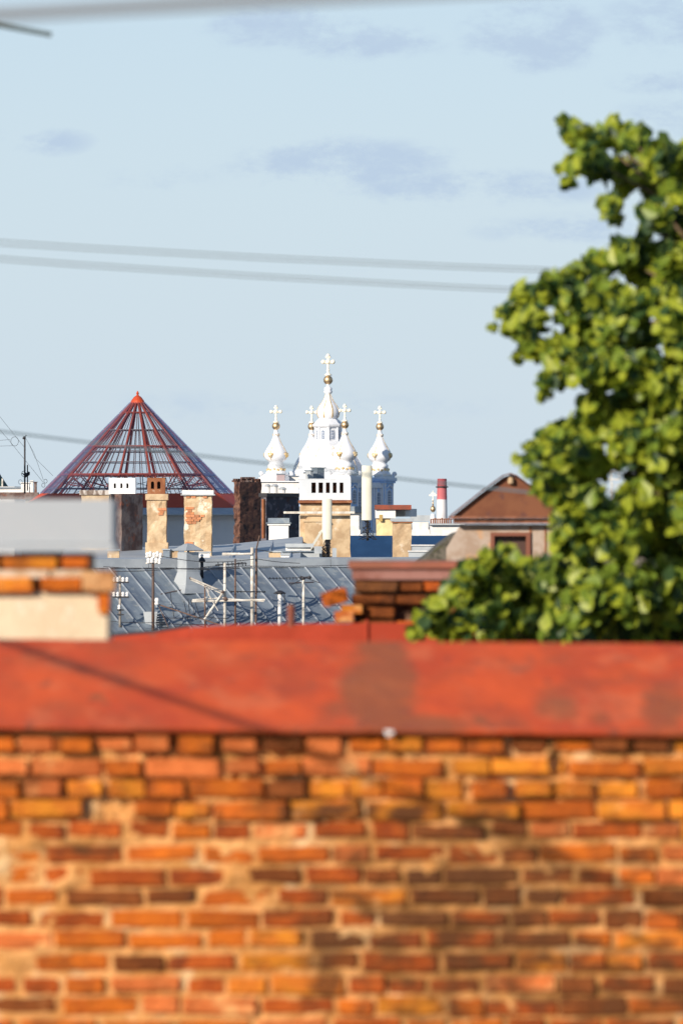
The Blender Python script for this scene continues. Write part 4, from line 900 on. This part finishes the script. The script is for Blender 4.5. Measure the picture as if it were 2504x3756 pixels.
# ------------------------------------------------------------------ near capped chimney, left (21 m)
d = 21.2
t = thing('near_chimney', P(50, 2345, d), 'near cream plastered chimney under a big grey metal cap, left edge', 'chimney')
m_nearpl = M('cream_plaster', (.70,.56,.38), (.62,.48,.31), 3, bump=.4, bscale=30, c3=(.74,.62,.46), s3=6)
b = MB(); n_ = 14
b.box(X(-900,d), X(394,d), d, d+.45, Z(2620,d), Z(2172,d)); obj('shaft', b, m_nearpl, t)
b = MB(); b.box(X(-900,d), X(330,d), d+.07, d+.44, Z(2172,d), Z(2032,d)); obj('core', b, M('mortar_cream',(.62,.45,.30),(.40,.26,.16),16,bump=.8,bscale=60), t)
kk = F/d
for (x0, x1, yc, mt_, hz, dy) in ((-880,-640,2146,B_OR,.82,-.05),(-620,-380,2146,B_OR2,.82,-.05),(-360,-110,2146,B_OR,.82,-.05),(-95,122,2146,B_OR,.82,-.05),(152,300,2144,B_OR2,.78,-.045),(306,424,2132,B_CRM,1.15,-.06),
                                  (-880,-520,2064,B_OR,.66,-.04),(-500,-260,2064,B_OR2,.66,-.04),(-240,-10,2064,B_OR,.66,-.04),(10,212,2066,B_OR,.66,-.04),(228,326,2062,B_OR2,.62,-.03),(360,400,2205,B_OR2,1.1,-.03),(366,398,2235,B_OR,.5,-.03)):
    put_brick(t, ((X(x0,d)+X(x1,d))/2, d+.06+dy, Z(yc,d)), (x1-x0)/kk/.25, mt_, hz)
for x0, x1 in ((-860,-500),(-480,-100),(-80,180),(190,310)):
    b = MB(); b.box(X(x0,d), X(x1,d), d-.035, d+.1, Z(2119,d), Z(2090,d)); obj('mortar_bed', b, M('pale_mortar',(.66,.50,.36),(.50,.32,.18),18,bump=.6), t)
m_cap = M('grey_cap_metal', (.40,.42,.43), (.36,.39,.41), 2.2, rough=.55, metal=.15, c3=(.35,.40,.44), s3=1.6, thr3=(.5,.7))
b = MB(); x0, x1, z0, z1 = X(-930,d), X(414,d), Z(2022,d), Z(1832,d); y0, y1 = d-.06, d+.5
b.box(x0, x1, y0, y1, z0+.03, z1); b.box(x0-.01, x1+.01, y0-.01, y1+.01, z0, z0+.028); obj('cap', b, m_cap, t)

# ------------------------------------------------------------------ the brick wall (20 m)
DW = 20.0; KP = F/DW; TOP = 2696; PIT_ = 80
wall = thing('brick_wall', P(1252, 3756, DW), 'old orange and brown brick wall with thick cream mortar across the foreground', 'wall')
rb = random.Random(21)
placed = []
def stain(px, py):     # broad damp and soot areas of the wall
    v_ = 0
    for (cx, cy, rx, ry, k_) in ((1650,3300,700,330,.8),(1250,3420,200,220,.6),(2400,3500,400,300,.4),(400,3100,200,60,.5),(1150,2960,200,70,.5),(1480,2980,130,60,.5)):
        q = ((px-cx)/rx)**2 + ((py-cy)/ry)**2; v_ = max(v_, k_*max(0, 1-q*.8))
    return v_
stuff = MB(); rows = 18
for r_ in range(rows):
    yc = TOP + 34 + r_*PIT_ + (rb.uniform(-5,5))
    upper = r_ < 4
    x = -2700 + rb.uniform(0, 120)
    while x < 5200:
        if upper: L_ = (.125 if r_ in (0,2) else rb.choice((.25,.25,.125))) if rb.random() > .12 else rb.choice((.125,.25))
        else: L_ = rb.choice((.25,.125,.25,.125,.18))
        L_ *= rb.uniform(.93,1.05); wpx = L_*KP; gap = (rb.uniform(16,36) if x < 1050 else rb.uniform(8,30)) if not upper else rb.uniform(8,40)
        xc = x + wpx/2
        hole = (2010 < xc < 2060 and r_ == 1) or (r_ == 3 and 1700 < xc < 1740) or (L_ < .14 and rb.random() < .05)
        if not hole:
            fwd = -.020 + rb.uniform(-.024,.018) if upper else -.002 + rb.uniform(-.008,.008)
            s_ = stain(xc, yc); q = rb.random()
            if upper: mt_ = (B_PINK if xc < 1300 and r_ < 2 and q < .55 else (B_OR if q < .62 else (B_OR2 if q < .82 else (B_PINK if q < .93 else B_BRN))))
            elif xc < 1080 and q > .12:
                mt_ = B_RED if q < .5 else (B_OR2 if q < .72 else (B_BRN if q < .88 else B_PINK))
            else:
                if q < s_*.55: mt_ = B_BRN
                elif q < s_*.75: mt_ = B_DRK
                elif q < s_*.75 + (1-s_*.75)*.30: mt_ = B_OR2 if s_ < .4 else B_RED
                elif q < s_*.75 + (1-s_*.75)*.72: mt_ = B_RED
                elif q < s_*.75 + (1-s_*.75)*.88: mt_ = B_PINK if s_ < .5 else B_BRN
                else: mt_ = B_OR
            if 860 < xc < 1110 and r_ in (9, 10, 11): mt_ = B_OR
            if 700 < xc < 1080 and r_ in (5, 7, 8): mt_ = B_OR2
            if 1220 < xc < 1500 and r_ == 7: mt_ = B_OR
            inframe = -60 < xc < 2564 and yc < 3790
            if inframe:
                put_brick(wall, (X(xc,DW), DW+.055+fwd, Z(yc+rb.uniform(-6,6),DW)), L_/.25, mt_, (rb.uniform(.70,.90) if (xc < 1080 and not upper) else rb.uniform(.72,1.0)), rot=(0, rb.uniform(-.03,.03), rb.uniform(-.06,.06)))
            else:
                vs, fs = brick_mesh(rb.randint(0,999)); stuff.cur = ALLB.index(mt_)
                stuff.add([(X(xc,DW)+a_*L_/.25, DW+.055+fwd+b_, Z(yc,DW)+c_) for a_,b_,c_ in vs], fs)
        x += wpx + gap
o = obj('outer_bricks', stuff, ALLB, wall); o['kind'] = 'stuff'
# mortar: an uneven skin that creeps over the brick edges
m_mortar = M('lime_mortar', (.78,.39,.14), (.58,.26,.075), 6, rough=.9, bump=.8, bscale=70, c3=(.82,.55,.28), s3=4.5, thr3=(.54,.68), spec=.1); add_grime_shade(m_mortar, .85, (.17,.075,.025))
def mort(x, z, py, px):
    a = mn.noise(Vector((x*9, 3.1, z*13))); c = mn.noise(Vector((x*28, 7.7, z*40))); e = mn.noise(Vector((x*3.2, 1.3, z*4.5)))
    if py < TOP + 4*PIT_: return (.040 + .018*a + .008*c) if e + .6*c < -.10 else .012 - .016*max(0,a) + .008*c
    lift = max(0, a*.6 + e*.9 - .12)
    left = .006 if px < 1080 else 0
    return .012 - left*.5 - .009*c - .030*min(max(0, lift-.10), .5) 
nx, nz_ = 800, 190
gx0, gx1, gz0, gz1 = X(-2700,DW), X(5200,DW), Z(TOP+rows*PIT_,DW), Z(TOP-30,DW)
vs = []; fs = []
for j in range(nz_+1):
    z = gz0 + (gz1-gz0)*j/nz_; py = HOR - (z-H)*F/DW
    for i in range(nx+1):
        x = gx0 + (gx1-gx0)*i/nx; vs.append((x, DW + mort(x, z, py, 1252 + x*F/DW), z))
for j in range(nz_):
    for i in range(nx): a = j*(nx+1)+i; fs.append((a, a+1, a+nx+2, a+nx+1))
b = MB(); b.add(vs, fs); obj('mortar', b, m_mortar, wall, True)
b = MB(); b.box(gx0-3, gx1+3, DW+.1, DW+.62, 0, Z(TOP-10,DW)); b.box(gx0-3,gx0,DW+.02,DW+.1,0,gz1); b.box(gx1,gx1+3,DW+.02,DW+.1,0,gz1); b.box(gx0,gx1,DW+.02,DW+.1,0,gz0); obj('core', b, m_mortar, wall)

# red metal coping on the wall
cop = thing('metal_coping', P(1252, 2690, DW-.07), 'red painted sheet metal coping with brown worn patches on the brick wall', 'coping')
mc = bpy.data.materials.new('worn_red_paint'); mc.use_nodes = True; T = mc.node_tree; bs = T.nodes['Principled BSDF']; bs.inputs['Roughness'].default_value = .55; bs.inputs['Specular IOR Level'].default_value = .35
geo = T.nodes.new('ShaderNodeNewGeometry')
def tn(k, **kw):
    n = T.nodes.new(k)
    for a_, b_ in kw.items(): setattr(n, a_, b_)
    return n
def tnoise(sc, det=5, st=None):
    n = tn('ShaderNodeTexNoise'); n.inputs['Scale'].default_value = sc; n.inputs['Detail'].default_value = det
    if st:
        v_ = tn('ShaderNodeVectorMath', operation='MULTIPLY'); v_.inputs[1].default_value = st; T.links.new(geo.outputs['Position'], v_.inputs[0]); T.links.new(v_.outputs[0], n.inputs['Vector'])
    else: T.links.new(geo.outputs['Position'], n.inputs['Vector'])
    return n.outputs[0]
def tm(op, a_, b_=None):
    n = tn('ShaderNodeMath', operation=op)
    for i, q in enumerate((a_, b_)):
        if q is None: continue
        if isinstance(q, (int,float)): n.inputs[i].default_value = q
        else: T.links.new(q, n.inputs[i])
    return n.outputs[0]
def tr_(v_, a_, b_):
    n = tn('ShaderNodeMapRange', interpolation_type='SMOOTHSTEP'); n.inputs['From Min'].default_value = a_; n.inputs['From Max'].default_value = b_; T.links.new(v_, n.inputs['Value']); return n.outputs[0]
def tmix(f, a_, b_):
    n = tn('ShaderNodeMixRGB'); T.links.new(f, n.inputs[0])
    for i, q in ((1,a_),(2,b_)):
        if isinstance(q, tuple): n.inputs[i].default_value = (*q,1)
        else: T.links.new(q, n.inputs[i])
    return n.outputs[0]
c = tmix(tr_(tnoise(2.6), .38, .62), (.58,.088,.022), (.48,.066,.020))
c = tmix(tm('MULTIPLY', tr_(tnoise(5.5,4,(1,1,.6)), .52, .68), .5), c, (.60,.15,.06))
sp = tn('ShaderNodeSeparateXYZ'); T.links.new(geo.outputs['Position'], sp.inputs[0])
blob = None
for (cx, cy, rx, ry, k_) in ((1390,2540,170,190,1.25),(1400,2400,120,130,1.1),(1500,2660,300,60,1.0),(900,2420,300,60,.35),(200,2600,200,50,.35),(1000,2690,1600,40,.45),(1480,2640,240,45,.8),(1780,2655,190,28,.6),(2040,2590,110,80,.85),(2200,2640,70,60,.6),(2440,2600,110,100,1.0),(2500,2690,400,30,.7),(60,2430,110,35,.5),(350,2560,40,16,.9),(380,2580,26,12,.8),(1760,2640,40,20,1.0),(1230,2610,120,60,.6),(600,2670,900,12,.5)):
    a_ = tm('DIVIDE', tm('SUBTRACT', sp.outputs[0], X(cx,DW)), rx/KP); b_ = tm('DIVIDE', tm('SUBTRACT', sp.outputs[2], Z(cy,DW)), ry/KP)
    q = tm('MULTIPLY', tm('MAXIMUM', tm('SUBTRACT', 1.3, tm('ADD', tm('MULTIPLY', a_, a_), tm('MULTIPLY', b_, b_))), 0.0), k_)
    blob = q if blob is None else tm('MAXIMUM', blob, q)
msk = tr_(tm('ADD', tm('MULTIPLY', blob, .55), tm('MULTIPLY', tnoise(9, 7), .8)), .55, 1.05)
c = tmix(tm('MULTIPLY', msk, .8), c, (.25,.085,.035))
c = tmix(tm('MULTIPLY', tr_(tnoise(6.0, 9, (1,1,.4)), .46, .72), .6), c, (.33,.07,.028))
c = tmix(tm('MULTIPLY', tr_(tnoise(14.0, 6, (1,1,.3)), .6, .72), .6), c, (.20,.07,.04))
T.links.new(c, bs.inputs['Base Color'])
bp = tn('ShaderNodeBump'); bp.inputs['Strength'].default_value = .7; bp.inputs['Distance'].default_value = .03; T.links.new(tnoise(5.0, 4), bp.inputs['Height']); T.links.new(bp.outputs[0], bs.inputs['Normal'])
def edge_y(px, a_, b_): return a_ + (b_-a_)*px/2504
for (xa, xb, lift) in ((-1900, 1338, 0), (1330, 4400, .004)):
    nx_ = 40; nz2 = 8; vs = []; fs = []
    for j in range(nz2+1):
        f = j/nz2
        for i in range(nx_+1):
            px = xa + (xb-xa)*i/nx_
            p0 = P(px, edge_y(px, 2664, 2692), DW-.075); p1 = P(px, edge_y(px, 2343, 2366), DW+.62)
            q = p0.lerp(p1, f) + Vector((0, -1, 1)).normalized()*(lift + .006*mn.noise(Vector((px*.006, f*3, 1.2))))
            vs.append(q)
    for j in range(nz2):
        for i in range(nx_): a_ = j*(nx_+1)+i; fs.append((a_, a_+1, a_+nx_+2, a_+nx_+1))
    b = MB(); b.add(vs, fs); k0 = len(b.v)
    # folded lip in front and return at the back
    lip = [Vector(vs[i]) for i in range(nx_+1)]; b.add(lip + [q+Vector((0,.004,-.012)) for q in lip] + [q+Vector((0,.03,-.018)) for q in lip], [(i,i+1,nx_+2+i,nx_+1+i) for i in range(nx_)] + [(nx_+1+i,nx_+2+i,2*nx_+3+i,2*nx_+2+i) for i in range(nx_)])
    bk = [Vector(vs[nz2*(nx_+1)+i]) for i in range(nx_+1)]; b.add(bk + [q+Vector((0,.02,-.34)) for q in bk], [(i,i+1,nx_+2+i,nx_+1+i) for i in range(nx_)])
    obj('metal_sheet', b, mc, cop, True)
b = MB(); b.ball(P(1426,2692,DW-.085), .010, 8); b.tube(P(1410,2684,DW-.09), P(1442,2686,DW-.09), .006, 6); obj('hook', b, m_porcelain, cop)

# ------------------------------------------------------------------ tree
tree = thing('leafy_tree', (X(2560,30), 30, 0), 'tall broad-leaved tree in sunlit green leaf rising on the right', 'tree')
blobs = [(2500,1000,70),(2520,1150,80),(2530,1300,80),(2520,1450,80),(2530,1600,90),(2530,1900,90),(2540,2050,90),(2540,2200,100),(2540,830,70),(2062,440,22),(2085,480,38),(2130,505,42),(2190,520,48),(2262,490,58),(2340,520,60),(2430,570,62),(2510,590,60),(2058,620,26),(2082,665,26),(2120,600,42),(2190,610,60),(2290,640,75),(2400,660,85),(2500,700,80),
         (2235,745,40),(2262,800,26),(2400,790,60),(2480,830,70),(2360,860,30),(2240,790,28),
         (1835,1150,20),(1808,1200,15),(1875,1150,42),(1925,1085,48),(2000,1060,55),(2090,1035,60),(2180,985,62),(2270,940,62),(2350,960,75),(2450,960,85),(1905,1210,50),(1960,1180,50),(2120,1130,85),(2220,1110,90),(2320,1130,70),(2470,1080,90),
         (1900,1300,28),(1960,1280,45),(2040,1290,60),(2120,1240,70),(2220,1230,90),(2350,1260,80),(2500,1260,60),
         (2000,1400,34),(1995,1450,26),(2060,1380,45),(2140,1350,70),(2240,1370,90),(2360,1380,90),(2480,1400,90),(2180,1470,50),(2270,1480,80),(2400,1500,100),(2500,1520,80),
         (1893,1682,16),(1960,1660,40),(2030,1610,52),(2110,1570,60),(2200,1560,80),(2330,1600,110),(2460,1640,110),(1960,1720,36),(2040,1700,70),(2140,1680,90),(2260,1720,60),
         (1990,1790,36),(2050,1800,55),(2120,1800,80),(2180,1830,60),(2330,1850,80),(2460,1820,110),(2070,1900,55),(2150,1920,90),(2280,1950,110),(2430,1960,120),
         (2060,1990,45),(2130,2040,80),(1850,2022,28),(1790,2060,42),(1730,2090,44),(1870,2090,50),(1950,2110,55),(2030,2110,70),(1680,2140,36),(1640,2190,44),(1600,2230,38),(1730,2180,70),(1820,2190,80),(1930,2200,80),(2040,2210,90),
         (2160,2200,110),(2290,2180,120),(2430,2180,130),(1560,2280,36),(1520,2325,28),(1620,2290,60),(1720,2290,70),(1830,2290,80),(1950,2300,90),(2080,2320,100),(2200,2320,110),(2330,2320,120),(2470,2320,120),
         (2470,960,70),(2400,1060,80),(2450,1180,60),(2490,1340,70),(2430,1440,80),(2490,1600,80),(2400,1720,80),(2490,1740,80),(2460,1880,90),(2480,2000,90),(2400,2140,80),(2490,680,70),(2620,700,110),(2650,1000,130),(2640,1300,140),(2660,1650,150),(2660,2000,150),(2640,2250,150),(2820,900,130),(2850,1300,160),(2880,1700,170),(2850,2100,170)]
gaps = [(2045,1205,26),(2392,1180,22),(2478,1180,20),(2235,1440,20),(2305,780,20),(2330,845,22),(2390,880,16),(2290,862,18),(2230,700,18),(2432,1290,22),(2255,1745,30),(1893,1250,14),(2480,760,14)]
lr = random.Random(5)
LM = [M('leaf_sunlit_green', (.38,.42,.035), (.30,.36,.03), 20, rough=.45), M('leaf_mid_green', (.17,.25,.03), (.21,.28,.03), 20, rough=.45), M('leaf_shade_green', (.03,.07,.02), (.045,.09,.022), 20, rough=.5)]  # light and shade of the crown put into three leaf tones
for mm in LM:      # thin leaves let some light through
    T = mm.node_tree; bsd = T.nodes['Principled BSDF']; o_ = T.nodes['Material Output']; tl = T.nodes.new('ShaderNodeBsdfTranslucent'); mx_ = T.nodes.new('ShaderNodeMixShader'); mx_.inputs[0].default_value = .32
    lk = bsd.inputs['Base Color'].links[0].from_socket; T.links.new(lk, tl.inputs[0]); T.links.new(bsd.outputs[0], mx_.inputs[1]); T.links.new(tl.outputs[0], mx_.inputs[2]); T.links.new(mx_.outputs[0], o_.inputs['Surface'])
# one broad pointed leaf, folded along its midrib
LV = [(0,-.5,0),(.26,-.34,.05),(.40,-.05,.07),(.24,.25,.04),(0,.56,-.05),(-.24,.25,.04),(-.40,-.05,.07),(-.26,-.34,.05),(0,-.1,-.02),(0,.2,-.03)]
LF = [(0,1,8),(1,2,8),(2,3,9,8),(3,4,9),(4,5,9),(5,6,8,9),(6,7,8),(7,0,8)]
leaf_me = []
for mm in LM:
    me = bpy.data.meshes.new('leaf'); me.from_pydata(LV, [], LF); me.materials.append(mm); me.update(); leaf_me.append(me)
from mathutils import Euler
leaves = []
for (cx, cy, r) in blobs:
    n_ = int(8 + (r/26)**2 * 9.5)
    cd_ = 30 + lr.uniform(-.5,.5)
    for i in range(n_):
        while True:
            a_ = Vector((lr.uniform(-1,1), lr.uniform(-1,1), lr.uniform(-1,1)))
            if a_.length < 1: break
        a_ *= (1 if r > 30 else 1.0); px, py = cx + a_.x*r, cy + a_.z*r
        if any((px-gx)**2 + (py-gy)**2 < (gr*1.15)**2 for gx, gy, gr in gaps): continue
        dd = cd_ + a_.y*max(r/F*30*1.6, .12)
        sz = lr.uniform(.054,.104)*(.72 if r < 30 else 1)
        k_ = 0 if lr.random() < .44 + .25*mn.noise(Vector((cx*.01,cy*.01,0))) else (1 if lr.random() < .5 else 2)
        # leaf faces turn up and outward with scatter; tips hang
        e_ = Euler((R(55)+lr.gauss(0,.6), lr.gauss(0,.5), lr.gauss(0,.9) - .35))
        leaves.append((P(px,py,dd), e_, sz, k_, px, dd))
inview = sorted([l for l in leaves if l[4] < 2520], key=lambda l: l[5] - l[2]*8)
single = set(id(l) for l in inview[:300])
rest = {0: MB(), 1: MB(), 2: MB()}; fo = MB()
tl_ = wloc(tree)
for l in leaves:
    p, e_, sz, k_, px, dd = l
    if id(l) in single:
        o = bpy.data.objects.new('leaf', leaf_me[k_]); col.objects.link(o); o.parent = tree; o.location = p - tl_; o.rotation_euler = e_; o.scale = (sz*1.1,)*3
    else:
        mt_ = e_.to_matrix(); fo.cur = k_; fo.add([p + mt_ @ (Vector(q)*sz*1.1) for q in LV], LF)
o = obj('foliage', fo, LM, tree); o['kind'] = 'stuff'
m_bark = M('bark', (.20,.13,.08), (.12,.08,.05), 8, bump=.6)
b = MB(); tx = X(2760,30); b.path([(tx+.15,30.2,0),(tx+.1,30.2,10),(tx,30.1,18),(tx-.02,30,21),(X(2700,30),30.1,Z(1500,30)),(X(2640,30),30.1,Z(900,30)),(X(2560,30),30.1,Z(640,30))], [.22,.18,.13,.10,.05,.025,.010], 10); obj('trunk', b, m_bark, tree, True)
hub = [(2750,2600),(2740,2200),(2720,1800),(2700,1500),(2665,1150),(2640,900),(2580,700)]
for (cx, cy, r) in blobs:
    if r < 34 or lr.random() < .5: continue
    cand = [h for h in hub if h[1] > cy-20] or hub[:1]; h = min(cand, key=lambda h: abs(h[1]-cy-180)); 
    dz = 30 + lr.uniform(-.3,.3); p0, p2 = P(h[0],h[1],30.1), P(cx*.75+h[0]*.25, cy*.75+h[1]*.25, dz+.1); p1 = p0.lerp(p2, .5) + Vector((0, 0, -.05+lr.uniform(-.05,.05)))
    b = MB(); b.path([p0, p1, p2], [.016,.010,.004], 6); obj('branch', b, m_bark, tree, True)

# ------------------------------------------------------------------ near cables
def cable(label, pts, d, r, mat, name='overhead_cable', ext=9000, sag=0):
    (x0,y0),(x1,y1) = pts; sl_ = (y1-y0)/(x1-x0); b = MB(); pp = []
    for i in range(31):
        x = x0-ext + (x1-x0+2*ext)*i/30; f = (x-x0)/(x1-x0); y = y0 + (y1-y0)*f - sag*4*f*(f-1)*-1*-1; pp.append(P(x, y, d))
    b.path(pp, r, 8); return tag(obj(name, b, mat, origin=pp[15]), label, 'cable', 'blurred cables crossing the sky')
m_cablepale = M('weathered_cable', (.20,.24,.25), rough=.6)
cable('upper strand of the upper twin cable crossing the sky', ((0,882),(1950,982)), 34, .0036, m_cablepale, sag=6)
cable('lower strand of the upper twin cable crossing the sky', ((0,899),(1950,996)), 34, .0036, m_cablepale, sag=6)
cable('upper strand of the lower twin cable crossing the sky', ((0,942),(1870,1056)), 34, .0036, m_cablepale, sag=6)
cable('lower strand of the lower twin cable crossing the sky', ((0,958),(1870,1069)), 34, .0036, m_cablepale, sag=6)
cable('thicker dark cable passing before the glass cone and the cathedral', ((0,1582),(1800,1792)), 31.5, .0062, M('slate_cable',(.13,.18,.21)), sag=4)
# the thick cable drops a soft diagonal shadow on the coping
b = MB(); pp = []
for i in range(40):
    k = -8 + 21*i/39; x_ = -3.39 + .45*k; y_ = 15.84 - .86*k; px = 1252 + x_/y_*F; pp.append(P(px, 52 - .057*px, y_))
b.path(pp, .0125, 10); tag(obj('overhead_cable', b, m_cablegrey, origin=pp[28]), 'thick pale grey cable cutting the top left corner', 'cable', 'blurred cables crossing the sky')
t = thing('bracket_pole', P(-1700, 3756, 24), 'steel pole outside the left edge whose rod end enters the top left corner', 'pole')
b = MB(); b.box(X(-1700,24)-.05,X(-1700,24)+.05,23.95,24.05,0,Z(-300,24)); obj('pole', b, m_cablegrey, t)
b = MB(); b.tube(P(-1700,-220,24), P(190,127,24), .011, 8); obj('rod', b, m_cable, t)
